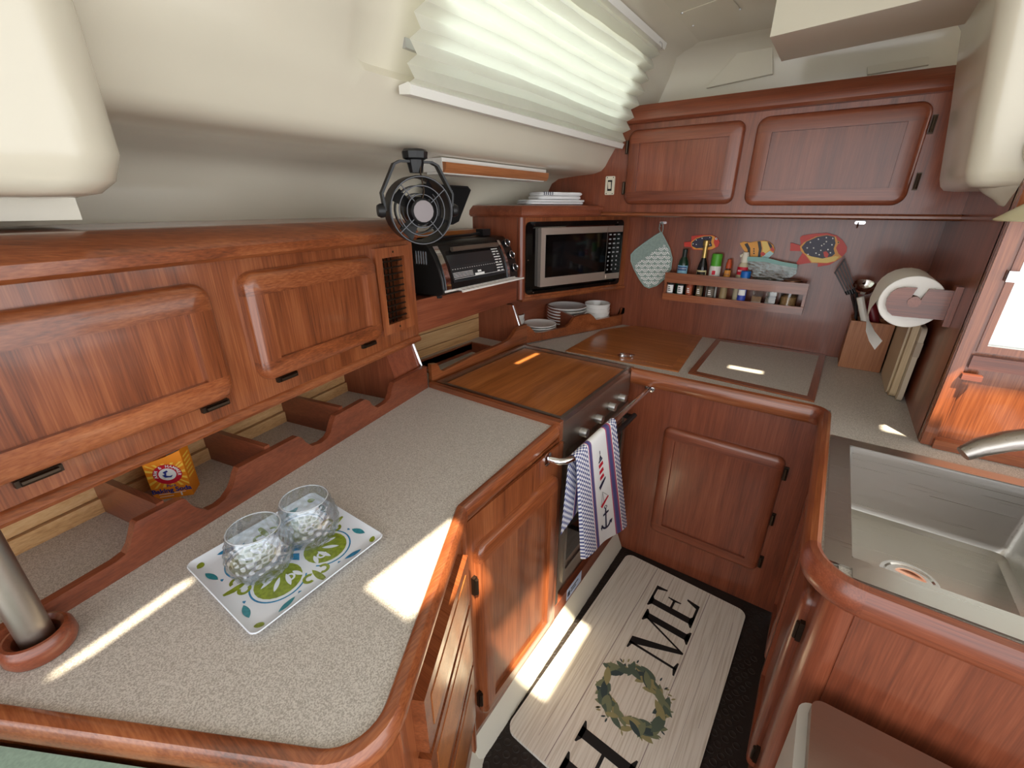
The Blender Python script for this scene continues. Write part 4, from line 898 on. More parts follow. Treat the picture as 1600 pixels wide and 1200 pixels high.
# baking soda carton
bq = V((-1.185, .202, ZC+.001)); ex = V((.60, .80, 0)).normalized(); nrm = V((ex.y, -ex.x, 0)); MBX = frame(bq, ex, nrm)
cb = root('baking_soda_carton', 'open orange baking soda carton in a worktop bin', 'carton', tuple(MBX @ V((.04, -.022, 0))))
BW, BD, BH0, BH1 = .079, .046, .098, .124
mb = MB(MBX)
mb.prism([(0, 0), (BW, 0), (BW, BH1), (.05, .112), (0, BH0)], 'y', -.0012, 0); mb.prism([(0, 0), (BW, 0), (BW, BH1), (0, BH0+.006)], 'y', -BD, -BD+.0012)
mb.prism([(-BD+.0012, 0), (-.0012, 0), (-.0012, BH1), (-BD+.0012, BH1-.006)], 'x', BW-.0012, BW); mb.prism([(-BD+.0012, 0), (-.0012, 0), (-.0012, BH0), (-BD+.0012, BH0+.004)], 'x', 0, .0012)
mb.box(.001, BW-.001, -BD+.001, -.001, 0, .0012)
bo = part('carton', mb, ORANGE, cb, smooth=0)
part('contents', MB(MBX).box(.002, BW-.002, -BD+.002, -.002, .002, .060), INKW, cb)
part('inner_flap', MB(MBX).slab([(.03, -BD+.004, .112), (BW-.004, -BD+.004, .122), (BW-.006, -.016, .114), (.045, -.014, .106)], (0, 0, .001)), flat('flap_grey', (176, 176, 176), .6), cb)
ccx, ccz = .042, .066
mb = MB(MBX)
for k in range(20):
    t = 2*math.pi*k/20; t1 = t+.12
    def cl_(a): x = ccx+.060*math.cos(a); z = ccz+.060*math.sin(a); return min(max(x, .001), BW-.001), min(max(z, .032), .095)
    p1, p2 = cl_(t), cl_(t1); mb.poly([(ccx, .0004, ccz), (p1[0], .0004, p1[1]), (p2[0], .0004, p2[1])])
part('sunburst', mb, YELLOW, bo, smooth=0)
def disc(cx, cz, r, y, rx=1): return MB(MBX).poly([(cx+r*rx*math.cos(2*math.pi*i/28), y, cz+r*math.sin(2*math.pi*i/28)) for i in range(28)])
part('emblem_ring', disc(ccx, ccz, .0265, .0007, 1.1), RED, bo, smooth=0)
part('emblem_ground', disc(ccx, ccz, .0160, .0010, 1.1), INKW, bo, smooth=0)
MTX = MBX @ frame((0, 0, 0), (1, 0, 0), (0, 0, 1), (0, 1, 0))
mb = MB(MBX); hx, hz = ccx, ccz
mb.poly([(hx-.011, .0013, hz-.001), (hx-.006, .0013, hz-.008), (hx+.006, .0013, hz-.009), (hx+.010, .0013, hz-.003), (hx+.004, .0013, hz-.005), (hx-.003, .0013, hz-.003), (hx-.001, .0013, hz+.005), (hx-.004, .0013, hz+.006), (hx-.006, .0013, hz+.000)])
mb.poly([(hx-.008, .0014, hz+.007), (hx+.001, .0014, hz+.011), (hx+.003, .0014, hz+.007), (hx-.006, .0014, hz+.003)])
part('emblem', mb, INKB, bo, smooth=0)
lt_ = 'ARM & HAMMER'; mb = MB()
for i, ch in enumerate(lt_):
    if ch == ' ': continue
    t = math.radians(200-220*(i+.5)/len(lt_)); M = MTX @ Matrix.Translation((ccx+.0212*1.1*math.cos(t), ccz+.0212*math.sin(t), 0)) @ Matrix.Rotation(t-math.pi/2, 4, 'Z')
    merge(mb, text_mb(ch, .0098, M, .0011, bold=.0002))
part('emblem_lettering', mb, INKW, bo, smooth=0)
part('lettering', merge(text_mb('Pure', .010, MTX @ Matrix.Translation((.042, .0345, 0)), .0006, bold=.0002), text_mb('Baking Soda', .0165, MTX @ Matrix.Translation((.0395, .0225, 0)), .0006, bold=.0006)), INKB, bo, smooth=0)
mb = MB(MBX); mb.box(.012, .066, .0003, .0006, .0135, .0145); mb.box(.012, .040, .0003, .0006, .0065, .0075); mb.box(.055, .058, .0003, .0006, .004, .013)
part('small_print', mb, INKW, bo, smooth=0)
mb = MB(MBX)
for i in range(6): mb.box(BW, BW+.0004, -.038, -.008, .045+i*.011, .049+i*.011)
part('side_panel_print', mb, YELLOW, bo, smooth=0)
# ================================================================== DISH TOWEL ON THE RAIL
m, nt, b = newmat('dish_towel'); N = nt.nodes.new; L = nt.links.new
uvn = N('ShaderNodeUVMap'); sep = N('ShaderNodeSeparateXYZ'); L(uvn.outputs[0], sep.inputs[0])
rp_ = N('ShaderNodeValToRGB'); rp_.color_ramp.interpolation = 'CONSTANT'; e = rp_.color_ramp.elements
W1, NV, RD, PU = lin((244, 244, 244)), lin((84, 84, 140)), lin((196, 80, 104)), lin((130, 88, 140))
stops = [(0, (1, 1, 1, 1)), (.27, RD), (.285, NV), (.33, PU), (.345, W1), (.70, RD), (.715, PU), (.735, NV), (.80, PU), (.82, RD), (.84, W1), (.855, (1, 1, 1, 1))]
e[0].position, e[0].color = stops[0]; e[1].position, e[1].color = stops[-1]
for p_, c_ in stops[1:-1]: k = e.new(p_); k.color = c_
L(sep.outputs[0], rp_.inputs[0])
mp = N('ShaderNodeMapping'); mp.inputs['Scale'].default_value = (28, 84, 1); mp.inputs['Location'].default_value = (0, 0, .5); L(uvn.outputs[0], mp.inputs[0])
br_ = N('ShaderNodeTexChecker'); br_.inputs['Scale'].default_value = 1; br_.inputs['Color1'].default_value = lin((240, 240, 246)); br_.inputs['Color2'].default_value = lin((92, 100, 150)); L(mp.outputs[0], br_.inputs['Vector'])
a1 = N('ShaderNodeMath'); a1.operation = 'LESS_THAN'; a1.inputs[1].default_value = .262; L(sep.outputs[0], a1.inputs[0])
a2 = N('ShaderNodeMath'); a2.operation = 'GREATER_THAN'; a2.inputs[1].default_value = .862; L(sep.outputs[0], a2.inputs[0])
a3 = N('ShaderNodeMath'); a3.operation = 'ADD'; L(a1.outputs[0], a3.inputs[0]); L(a2.outputs[0], a3.inputs[1])
mxc = N('ShaderNodeMix'); mxc.data_type = 'RGBA'; L(a3.outputs[0], mxc.inputs[0]); L(rp_.outputs[0], mxc.inputs[6]); L(br_.outputs[0], mxc.inputs[7]); L(mxc.outputs[2], b.inputs['Base Color']); b.inputs['Roughness'].default_value = .95
TOW = m
FX = RX+.020
ya, yb = PX(905, 700, FX).y, PX(966, 656, FX).y
zl, zr = PX(922, 860, FX).z, PX(981, 822, FX+.004).z
yl, yr = PX(912, 862, FX).y, PX(981, 822, FX+.004).y
def cloth(u, v, o=0):
    zt_ = .803+.011
    if v < .32:                                       # back drop
        f = 1-v/.32; y = ya+(yb-ya)*u; zb_ = .803-(.30-.05*u)*f; return V((RX-.0125-.008*f-o, y-.012*f, zb_))
    if v < .40:
        t = math.pi*(v-.32)/.08; return V((RX-math.cos(t)*(.0125+o), ya+(yb-ya)*u, .803+math.sin(t)*(.0125+o)))
    f = (v-.40)/.60; ztop = .803; zbm = zl+(zr-zl)*u
    y0 = ya+(yl-ya)*f; y1 = yb+(yr-yb)*f
    return V((RX+.0125+o+.006*f+.006*f*math.sin(u*8.5+.6)-(.012*f if u < .02 else 0), y0+(y1-y0)*u, ztop+(zbm-ztop)*f))
dt = root('dish_towel', 'white dish towel with blue checked borders and nautical prints on the rail', 'dish towel', (RX, (ya+yb)/2, zl))
part('cloth', MB().grid(36, 60, cloth), TOW, dt, smooth=80)
def cdec(pl, o=.0012): return [cloth(u, .40+.60*v, o) for u, v in pl]
R_, K_, G_ = MB(), MB(), MB()
for i in range(3): R_.poly(cdec([(.47+i*.005, .215+i*.055), (.565-i*.002, .195+i*.055), (.575, .225+i*.055), (.475, .245+i*.055)]))
K_.poly(cdec([(.44, .405), (.60, .345), (.60, .365), (.46, .44)])); K_.poly(cdec([(.475, .185), (.565, .165), (.565, .18), (.475, .20)])); K_.poly(cdec([(.49, .175), (.52, .13), (.55, .165)])); K_.poly(cdec([(.512, .13), (.528, .13), (.528, .10), (.512, .10)]))
R_.poly(cdec([(.44, .60), (.62, .535), (.625, .55), (.47, .625)]))
for seg_ in (((.50, .47), (.52, .60)), ((.50, .47), (.60, .53)), ((.50, .47), (.46, .59))):
    (x0, y0_), (x1, y1_) = seg_; G_.poly(cdec([(x0, y0_), (x0+.012, y0_), (x1+.012, y1_), (x1, y1_)]))
def ring2(cx, cy, r, w, a0, a1, mbx, n=12, ky=.45):
    for i in range(n):
        t0, t1 = math.radians(a0+(a1-a0)*i/n), math.radians(a0+(a1-a0)*(i+1)/n)
        mbx.poly(cdec([(cx+(r-w)*math.cos(t0), cy+(r-w)*ky*math.sin(t0)), (cx+r*math.cos(t0), cy+r*ky*math.sin(t0)), (cx+r*math.cos(t1), cy+r*ky*math.sin(t1)), (cx+(r-w)*math.cos(t1), cy+(r-w)*ky*math.sin(t1))]))
ring2(.545, .635, .035, .014, 0, 360, K_); K_.poly(cdec([(.532, .65), (.556, .65), (.54, .86), (.505, .86)])); K_.poly(cdec([(.48, .70), (.60, .68), (.60, .70), (.48, .72)]))
ring2(.525, .78, .11, .028, 20, 165, K_, 14, .8); K_.poly(cdec([(.60, .80), (.66, .79), (.635, .84)])); K_.poly(cdec([(.40, .82), (.45, .80), (.425, .86)]))
for nm_, mb_, mt_ in (('red_print', R_, RED), ('navy_print', K_, NAVY), ('grey_print', G_, flat('ink_grey', (170, 170, 172), .5))): part(nm_, mb_, mt_, dt, None, 'stuff', 0)
# ================================================================== FLOOR MAT
m, nt, b = newmat('mat_face'); N = nt.nodes.new; L = nt.links.new
tc = N('ShaderNodeTexCoord'); mp = N('ShaderNodeMapping'); mp.inputs['Scale'].default_value = (170, 4, 1); n1 = N('ShaderNodeTexNoise'); n1.inputs['Scale'].default_value = 1; n1.inputs['Detail'].default_value = 4
L(tc.outputs['Object'], mp.inputs[0]); L(mp.outputs[0], n1.inputs['Vector']); r = N('ShaderNodeValToRGB'); r.color_ramp.elements[0].position = .3; r.color_ramp.elements[0].color = lin((206, 197, 182)); r.color_ramp.elements[1].position = .55; r.color_ramp.elements[1].color = lin((236, 231, 221))
L(n1.outputs['Fac'], r.inputs[0]); L(r.outputs[0], b.inputs['Base Color']); b.inputs['Roughness'].default_value = .38
MATM = m
o_ = V((-.539, .723, FL)); MM = frame(o_, V((.996, -.060, 0)).normalized(), V((.035, .999, 0)).normalized())
MW, ML, MH = .545, .99, .014
mt = root('floor_mat', 'white plank-look HOME floor mat with leaf wreath on black rubber floor', 'mat', tuple(MM @ V((MW/2, ML/2, 0))))
part('pad', MB(MM).prism(rrect(0, MW, 0, ML, .035, 6), 'z', .001, MH, .004), MATM, mt)
zz = MH+.0005
def mp3(pl, z=zz): return [(a, b, z) for a, b in pl]
gl = MB(MM)
for u in (.155, .395): gl.poly(mp3([(u-.0012, .004), (u+.0012, .004), (u+.0012, ML-.004), (u-.0012, ML-.004)]))
for u, v0, v1 in ((.06, .2, .7), (.235, .75, .98), (.47, .1, .8), (.51, .4, .9), (.10, .05, .4)): gl.poly(mp3([(u-.0004, v0), (u+.0004, v0), (u+.0004, v1), (u-.0004, v1)]))
part('plank_line', gl, flat('ink_taupe', (150, 134, 132), .6), mt, None, 'stuff', 0)
def letter(rects, v0, base=.388, k=1.0):
    mbx = MB(MM)
    for pl in rects: mbx.poly(mp3([(base-y*k, v0+x*k) for x, y in pl], zz+.0003))
    return mbx
def R4(x0, x1, y0, y1): return [(x0, y0), (x1, y0), (x1, y1), (x0, y1)]
HH = .188; s_ = .008
def stem(x, w, serif=.020): return [R4(x, x+w, 0, HH), [(x-serif, 0), (x+w+serif, 0), (x+w+serif, s_*.7), (x+w, s_*2), (x, s_*2), (x-serif, s_*.7)], [(x-serif, HH), (x-serif, HH-s_*.7), (x, HH-s_*2), (x+w, HH-s_*2), (x+w+serif, HH-s_*.7), (x+w+serif, HH)]]
Hl = stem(.020, .034)+stem(.132, .034)+[R4(.054, .132, HH*.5-.005, HH*.5+.006)]
El = stem(.016, .032, .016)+[R4(.048, .128, HH-.010, HH), R4(.048, .130, 0, .010), R4(.048, .098, HH*.52-.005, HH*.52+.005), [(.128, HH), (.108, HH-.010), (.122, HH-.048), (.130, HH-.048)], [(.130, 0), (.108, .010), (.128, .054), (.138, .054)], [(.098, HH*.52+.028), (.092, HH*.52+.028), (.086, HH*.52), (.092, HH*.52-.028), (.098, HH*.52-.028)]]
Ml = [R4(.030, .040, 0, HH), [(.006, 0), (.064, 0), (.064, .006), (.042, .012), (.028, .012), (.006, .006)], [(.006, HH), (.064, HH), (.120, .02), (.108, 0), (.04, HH-.03), (.028, HH-.012), (.006, HH-.006)], [(.108, 0), (.116, 0), (.190, HH-.01), (.180, HH-.01)]] + stem(.176, .032, .016)
vE, vM, vH = (1.482-.723), (1.238-.723), (.690-.723)+.016
part('letter_h', letter(Hl, .0, k=1.0), INKK, mt, smooth=0); part('letter_m', letter(Ml, vM), INKK, mt, smooth=0); part('letter_e', letter(El, vE, .378), INKK, mt, smooth=0)
wc = (.298, .358)
leafm = [(flat('leaf_%d' % i, c, .5)) for i, c in enumerate(((88, 104, 92), (124, 132, 104), (156, 150, 108), (62, 78, 80)))]
lm = [MB(MM) for _ in range(4)]; rnd = random.Random(3)
for i in range(88):
    t = rnd.uniform(0, 2*math.pi); rr_ = rnd.uniform(.080, .118); L_ = rnd.uniform(.042, .074); u, v = wc[0]+rr_*math.cos(t), wc[1]+rr_*math.sin(t)
    lm[rnd.choice((0, 0, 1, 1, 2, 3))].poly(mp3(leafp(u, v, L_, L_*.36, t+math.pi/2+rnd.uniform(-1.1, 1.1)), zz+.0002+i*.000008))
for i in range(26):
    t = rnd.uniform(0, 2*math.pi); rr_ = rnd.uniform(.125, .142); lm[rnd.choice((1, 2, 3))].poly(mp3(leafp(wc[0]+rr_*math.cos(t), wc[1]+rr_*math.sin(t), .018, .006, t+rnd.uniform(-.6, .6)), zz+.0002))
for i in range(4): part('wreath_leaves', lm[i], leafm[i], mt, None, 'stuff', 0)
# ================================================================== STAINLESS BIN
bn = root('stainless_bin', 'brushed stainless steel lidded bin standing against sink cabinet', 'bin', (.45, .62, FL))
part('body', MB().prism(rrect(.148, .80, .40, .835, .03, 5), 'z', FL+.001, .565, .004), flat('bin_grey', (196, 196, 190), .4), bn)
part('lid', MB().prism(rrect(.166, .80, .41, .828, .022, 5), 'z', .566, .592, .006), brushed('steel_warm_brushed', (168, 150, 138), 'X', .36), bn)
# ================================================================== BULKHEAD: SPICE RACK AND ITS CONTENTS
RY0, RY1 = 2.335, 2.430; RX0, RX1 = -.682, -.052; RZ0, RZ1 = 1.063, 1.203
rk = root('spice_rack', 'wooden wall spice rack with two front rails on the bulkhead', 'rack', (-.37, 2.38, RZ0))
part('upper_rail', MB().box(RX0, RX1, RY0, RY0+.011, 1.153, RZ1, .002), wood('teak', 'X'), rk)
part('lower_rail', MB().box(RX0, RX1, RY0, RY0+.011, RZ0, 1.098, .002), wood('teak', 'X'), rk)
for x in (RX0, RX1-.011): part('end_board', MB().box(x, x+.011, RY0+.011, RY1, RZ0, RZ1, .002), wood('teak', 'Y'), rk)
part('shelf', MB().box(RX0+.011, RX1-.011, RY0+.011, RY1, RZ0, RZ0+.010), wood('teak', 'X'), rk)
ZS = RZ0+.0105
def bott(name, label, cat, px, y, prof_, mat, caps=(), labels=(), group=None, seg=20, sq=None):
    k = 1.24 if y == YR else 1.0
    prof_ = [(r, z*k) for r, z in prof_]; caps = [(n_, [(r, z*k) for r, z in p_], m_) for n_, p_, m_ in caps]; labels = [(l[0]*k, l[1]*k)+tuple(l[2:]) for l in labels]
    x = PY(px, 440, y).x; t = root(name, label, cat, (x, y, ZS), group)
    if sq: part('jar', MB().box(x-sq[0], x+sq[0], y-sq[1], y+sq[1], ZS, ZS+sq[2], .003), mat, t)
    else: part('bottle' if cat == 'bottle' else 'jar', MB().lathe([(r, ZS+z) for r, z in prof_], (x, y, 0), (0, 0, 1), seg), mat, t)
    for nm, pr_, mt_ in caps: part(nm, MB().lathe([(r, ZS+z) for r, z in pr_], (x, y, 0), (0, 0, 1), seg), mt_, t)
    out = []
    for z0, z1, r, a0, a1, mt_ in labels:
        mb = MB(); n = 10
        for i in range(n):
            t0, t1 = math.radians(a0+(a1-a0)*i/n), math.radians(a0+(a1-a0)*(i+1)/n)
            mb.poly([(x+r*math.cos(t0), y+r*math.sin(t0), ZS+z0), (x+r*math.cos(t1), y+r*math.sin(t1), ZS+z0), (x+r*math.cos(t1), y+r*math.sin(t1), ZS+z1), (x+r*math.cos(t0), y+r*math.sin(t0), ZS+z1)])
        out.append(part('label', mb, mt_, t, smooth=80))
    return t, x, out
def wrap_text(txt, size, x, y, z, r, parent, mat, bold=0):
    mb = text_mb(txt, size, Matrix.Identity(4), 0, bold=bold)
    for v in mb.bm.verts:
        a = -math.pi/2 + v.co.x/r; v.co = V((x+r*math.cos(a), y+r*math.sin(a), z+v.co.y))
    part('lettering', mb, mat, parent, smooth=0)
GB = 'tall bottles and jars in the spice rack'; YR = 2.402; YF = 2.366
t, x, lb = bott('oil_bottle', 'dark green oil bottle with pale blue label in spice rack', 'bottle', 1064, YR, [(.024, 0), (.026, .004), (.026, .135), (.022, .150), (.012, .165), (.0105, .178)], flat('bottle_green', (22, 52, 34), .12), [('cap', [(.012, .165), (.012, .195), (.010, .197)], flat('cap_dark', (24, 34, 30), .4))], [(.075, .132, .0264, 200, 340, flat('label_blue', (150, 200, 226), .5)), (.112, .128, .0267, 215, 325, flat('label_navy', (40, 80, 130), .5))], GB)
wrap_text('CALIFORNIA', .0085, x, YR, ZS+.149, .0270, lb[1], INKW)
t, x, lb = bott('vinegar_bottle', 'dark vinegar bottle with gold neck and cream label in spice rack', 'bottle', 1094, YR, [(.023, 0), (.024, .004), (.024, .120), (.020, .140), (.0105, .165), (.0105, .175)], flat('bottle_dark', (22, 18, 18), .1), [('foil_neck', [(.0112, .166), (.0112, .212), (.0100, .213)], flat('foil_gold', (190, 160, 96), .3, metal=.7)), ('cap', [(.0150, .213), (.0150, .232), (.013, .234)], flat('foil_gold', (190, 160, 96), .3, metal=.7))], [(.070, .118, .0245, 200, 340, flat('label_cream', (226, 212, 160), .5)), (.090, .112, .0248, 215, 325, flat('label_black', (30, 26, 24), .5))], GB)
wrap_text('ALESSI', .0105, x, YR, ZS+.125, .0251, lb[1], flat('foil_gold', (190, 160, 96), .3, metal=.7))
t, x, lb = bott('shaker_bottle', 'white bottle with big green cap in spice rack', 'bottle', 1114, YR, [(.025, 0), (.026, .004), (.026, .135), (.024, .138)], WHITEP, [('cap', [(.0245, .138), (.0245, .178), (.022, .185), (.002, .187)], flat('cap_green', (84, 168, 48), .4))], [], GB)
part('mark', MB().prism(rrect(x-.008, x+.008, ZS+.130, ZS+.150, .003, 3), 'y', YR-.0264, YR-.0258), RED, t); wrap_text('BLENDS', .010, x, YR, ZS+.112, .0264, t, INKK)
t, x, lb = bott('seasoning_bottle', 'small orange-labelled bottle with orange cap in spice rack', 'bottle', 1134, YR, [(.014, 0), (.015, .003), (.015, .120), (.010, .132)], flat('bottle_amber', (70, 36, 20), .2), [('cap', [(.013, .132), (.013, .150), (.009, .158), (.009, .166), (.003, .168)], flat('cap_orange', (190, 74, 34), .4))], [(.095, .125, .0154, 200, 340, flat('label_orange', (226, 150, 60), .5))], GB)
wrap_text('Goya', .009, x, YR, ZS+.137, .0157, t, INKB)
t, x, lb = bott('oil_flask', 'pale oil flask with cream cap and red oval label in spice rack', 'bottle', 1157, YR, [(.024, 0), (.025, .004), (.025, .135), (.020, .150), (.014, .158)], flat('flask_cream', (206, 196, 166), .3), [('cap', [(.016, .158), (.016, .185), (.013, .196), (.002, .197)], flat('cap_cream', (232, 224, 206), .5))], [(.112, .142, .0254, 205, 335, flat('ink_red', (205, 28, 52), .5))], GB)
wrap_text('BERTOLLI', .0095, x, YR, ZS+.158, .0258, lb[0], INKW, .0002)
part('flip_lid', MB().lathe([(.008, 0), (.008, .006)], (x-.020, YR-.004, ZS+.226), (.9, -.3, .3), 12), flat('cap_cream', (232, 224, 206), .5), t)
# front row in the gap
GJ = 'small spice jars behind the lower rail'
fr = [(1049, INKK, INKW, 'black-capped spice jar with white label in spice rack, beside pot holder', .0165), (1065, INKK, INKW, 'slim black spice jar with white label in spice rack, second from pot holder', .0150), (1079, flat('spice_red', (150, 70, 42), .5), flat('label_rust', (176, 92, 62), .5), 'rust-red labelled spice jar in spice rack', .0155),
      (1095, flat('spice_brown', (84, 66, 46), .5), flat('label_olive', (120, 104, 76), .5), 'olive-brown labelled spice jar in spice rack', .0160), (1113, flat('spice_dark', (70, 60, 50), .5), flat('label_grey', (112, 100, 88), .5), 'grey-brown labelled spice jar in spice rack', .0185),
      (1133, flat('spice_tan', (150, 128, 92), .5), None, 'unlabelled jar of tan spice in spice rack', .0170)]
for px, bm_, lm_, lab_, r_ in fr:
    t, x, lb = bott('spice_jar', lab_, 'jar', px, YF, [(r_, 0), (r_, .074), (r_*.85, .080)], bm_, [('lid', [(r_*.95, .080), (r_*.95, .090), (r_*.8, .091)], INKK)], [(.026, .066, r_+.0004, 205, 335, lm_)] if lm_ else [], GJ)
    if lm_ is not None:
        mb = MB()
        for i in range(3): mb.box(x-.008, x+.006-.002*i, YF-r_-.0012, YF-r_-.0006, ZS+.036+i*.009, ZS+.040+i*.009)
        part('print', mb, INKK if lm_ is INKW else INKW, t, None, 'stuff')
t, x, lb = bott('salt_jar', 'blue salt jar with bright blue lid in spice rack', 'jar', 1163, YF-.001, [(.0185, 0), (.0185, .118), (.018, .125)], flat('jar_blue', (58, 78, 178), .4), [('lid', [(.0215, .131), (.0215, .158), (.020, .161), (.002, .162)], flat('lid_blue', (22, 104, 190), .4)), ('collar', [(.019, .121), (.019, .131)], WHITEP)], [(.048, .075, .0189, 215, 325, INKW)], GJ)
for k, (px, col, lab_) in enumerate(((1186, (168, 132, 92), 'square clear jar of tan spice in spice rack'), (1208, (120, 110, 96), 'square clear jar of grey pepper in spice rack'))):
    x = PY(px, 450, YF).x; t = root('spice_jar', lab_, 'jar', (x, YF, ZS), GJ)
    part('jar', MB().box(x-.021, x+.021, YF-.018, YF+.018, ZS, ZS+.085, .003), CLEAR, t); part('spice', MB().box(x-.0195, x+.0195, YF-.0165, YF+.0165, ZS+.002, ZS+.050, .002), flat('fill_%d' % k, col, .9, noise=.3, nscale=200), t)
    part('lid', MB().box(x-.0215, x+.0215, YF-.0185, YF+.0185, ZS+.085, ZS+.096, .002), INKK, t)
x = PY(1236, 450, YF+.012).x; t = root('spice_tub', 'round clear tub of tan flakes at the end of spice rack', 'jar', (x, YF+.012, ZS), GJ)
part('tub', MB().lathe([(.032, ZS), (.034, ZS+.002), (.034, ZS+.118)], (x, YF+.012, 0), (0, 0, 1), 24), CLEAR, t)
part('flakes', MB().lathe([(.031, ZS+.002), (.032, ZS+.060), (.02, ZS+.066), (.001, ZS+.062)], (x, YF+.012, 0), (0, 0, 1), 20), flat('fill_9', (186, 150, 104), .95, noise=.4, nscale=260, bump=.6), t)
part('lid', MB().lathe([(.037, ZS+.118), (.037, ZS+.134), (.033, ZS+.137), (.028, ZS+.134), (.001, ZS+.134)], (x, YF+.012, 0), (0, 0, 1), 24), flat('lid_bronze', (120, 84, 62), .3, metal=.5), t)
# zip bag
bg_ = root('zip_bag', 'clear zip bag with teal seal lying in the spice rack', 'bag', (-.20, 2.40, ZS+.1))
bp_ = [(1168, 405), (1195, 405), (1222, 411), (1246, 415), (1244, 428), (1226, 440), (1195, 438), (1176, 434), (1168, 420)]
a = [PY(px, py, 2.392) for px, py in bp_]
part('pouch', MB().slab([tuple(v) for v in a], (0, .016, 0), .006), BAGM, bg_)
z1_ = [PY(px, py, 2.3905) for px, py in ((1167, 401), (1195, 402), (1222, 409), (1246, 413), (1245, 419), (1222, 415), (1195, 409), (1168, 408))]
part('zip_seal', MB().slab([tuple(v) for v in z1_], (0, .003, 0)), flat('seal_teal', (120, 168, 160), .3), bg_)
ctn = [PY(px, py, 2.399) for px, py in ((1182, 437), (1190, 425), (1206, 427), (1222, 424), (1230, 431), (1222, 437))]
part('contents', MB().slab([tuple(v) for v in ctn], (0, .007, 0), .002), flat('bag_content', (110, 92, 80), .8, noise=.4, nscale=150), bg_)
# ================================================================== FISH PLAQUES
def plaque(name, label, outline, depth, base, decs, y=2.4305):
    a = [PY(px, py, y-depth) for px, py in outline]; c = sum(a, V())/len(a)
    r_ = root(name, label, 'fish plaque', (c.x, y, c.z), 'painted fish on the bulkhead')
    b_ = part('body', MB().slab([tuple(v) for v in a], (0, depth-.0006, 0), .0025), base, r_)
    for k, (nm, polys, mt_) in enumerate(decs):
        mb = MB()
        for pl in polys: mb.poly([tuple(PY(px, py, y-depth-.0005-.0004*k)) for px, py in pl])
        part(nm, mb, mt_, r_, None, 'stuff' if nm in ('spots', 'dots', 'black_bands') else None, 0)
    return r_
FR = flat('paint_red', (206, 58, 44), .4); FO = flat('paint_orange', (232, 160, 60), .4); FY = flat('paint_yellow', (240, 206, 110), .4); FN = flat('paint_navy', (44, 38, 62), .4); FW = flat('paint_white', (244, 242, 236), .4); FK = flat('paint_black', (26, 22, 24), .4); FA = flat('paint_aqua', (176, 214, 214), .4)
def F3(cx, cy): return (1200+cx/4, 330+cy/4)
def poly3(l): return [F3(*p) for p in l]
plaque('fish_plaque', 'painted fish with large navy spotted body and red fins, beside utensils', poly3([(140, 200), (150, 198), (205, 215), (200, 165), (215, 152), (290, 140), (370, 136), (430, 152), (470, 185), (495, 225), (490, 255), (460, 290), (420, 315), (385, 335), (310, 348), (312, 325), (270, 322), (180, 335), (178, 320), (215, 262), (205, 250), (138, 248)]), .012, FR,
       [('yellow_ground', [poly3([(200, 220), (225, 195), (300, 158), (370, 148), (425, 160), (440, 200), (425, 230), (440, 265), (462, 285), (420, 313), (370, 325), (270, 322), (235, 275), (205, 250)])], FO), ('belly', [poly3([(240, 275), (300, 290), (380, 290), (420, 280), (445, 285), (415, 312), (370, 322), (275, 318)])], FY),
        ('spotted_patch', [poly3([(210, 225), (240, 190), (310, 160), (370, 150), (415, 160), (422, 200), (410, 235), (418, 265), (400, 282), (340, 296), (270, 282), (230, 262)])], FN),
        ('spots', [[F3(x+4.5*math.cos(t*.785), y+4.5*math.sin(t*.785)) for t in range(8)] for x, y in ((265, 195), (315, 175), (365, 165), (405, 170), (285, 230), (335, 215), (365, 190), (400, 210), (245, 230), (250, 270), (300, 262), (330, 245), (375, 240), (350, 205), (320, 272), (390, 260))], FW),
        ('pectoral_fin', [poly3([(345, 255), (365, 250), (380, 268), (370, 292), (352, 285)])], FR), ('eye', [[F3(440+9*math.cos(t*.6283), 195+9*math.sin(t*.6283)) for t in range(10)]], FO), ('pupil', [[F3(440+5*math.cos(t*.785), 195+5*math.sin(t*.785)) for t in range(8)]], FK)])
def F1(cx, cy): return (960+cx/5, 330+cy/5)
def poly1(l): return [F1(*p) for p in l]
plaque('fish_plaque', 'yellow and black striped painted fish above the zip bag', poly1([(978, 250), (1010, 238), (1060, 245), (1115, 234), (1170, 230), (1205, 238), (1240, 268), (1252, 300), (1240, 335), (1205, 365), (1185, 380), (1120, 372), (1050, 368), (1030, 330), (1000, 290)]), .012, FO,
       [('black_bands', [poly1([(1015, 258), (1040, 248), (1062, 290), (1060, 350), (1045, 362), (1040, 300)]), poly1([(1118, 236), (1142, 234), (1152, 290), (1140, 362), (1118, 368), (1128, 300)]), poly1([(1196, 238), (1218, 250), (1240, 285), (1225, 300), (1208, 270)])], FK),
        ('white_band', [poly1([(1148, 236), (1190, 236), (1205, 270), (1215, 300), (1180, 330), (1158, 340), (1160, 290)])], FY), ('aqua_belly', [poly1([(1160, 345), (1215, 310), (1245, 330), (1205, 365), (1185, 378), (1150, 366)])], FA),
        ('mouth', [poly1([(1218, 305), (1232, 275), (1250, 300), (1244, 318)])], FR), ('pectoral_fin', [poly1([(1140, 325), (1165, 318), (1182, 335), (1165, 350), (1145, 345)])], FR), ('dots', [[F1(1090+6*math.cos(t*.785), y+6*math.sin(t*.785)) for t in range(8)] for y in (295, 312, 330)], FK)])
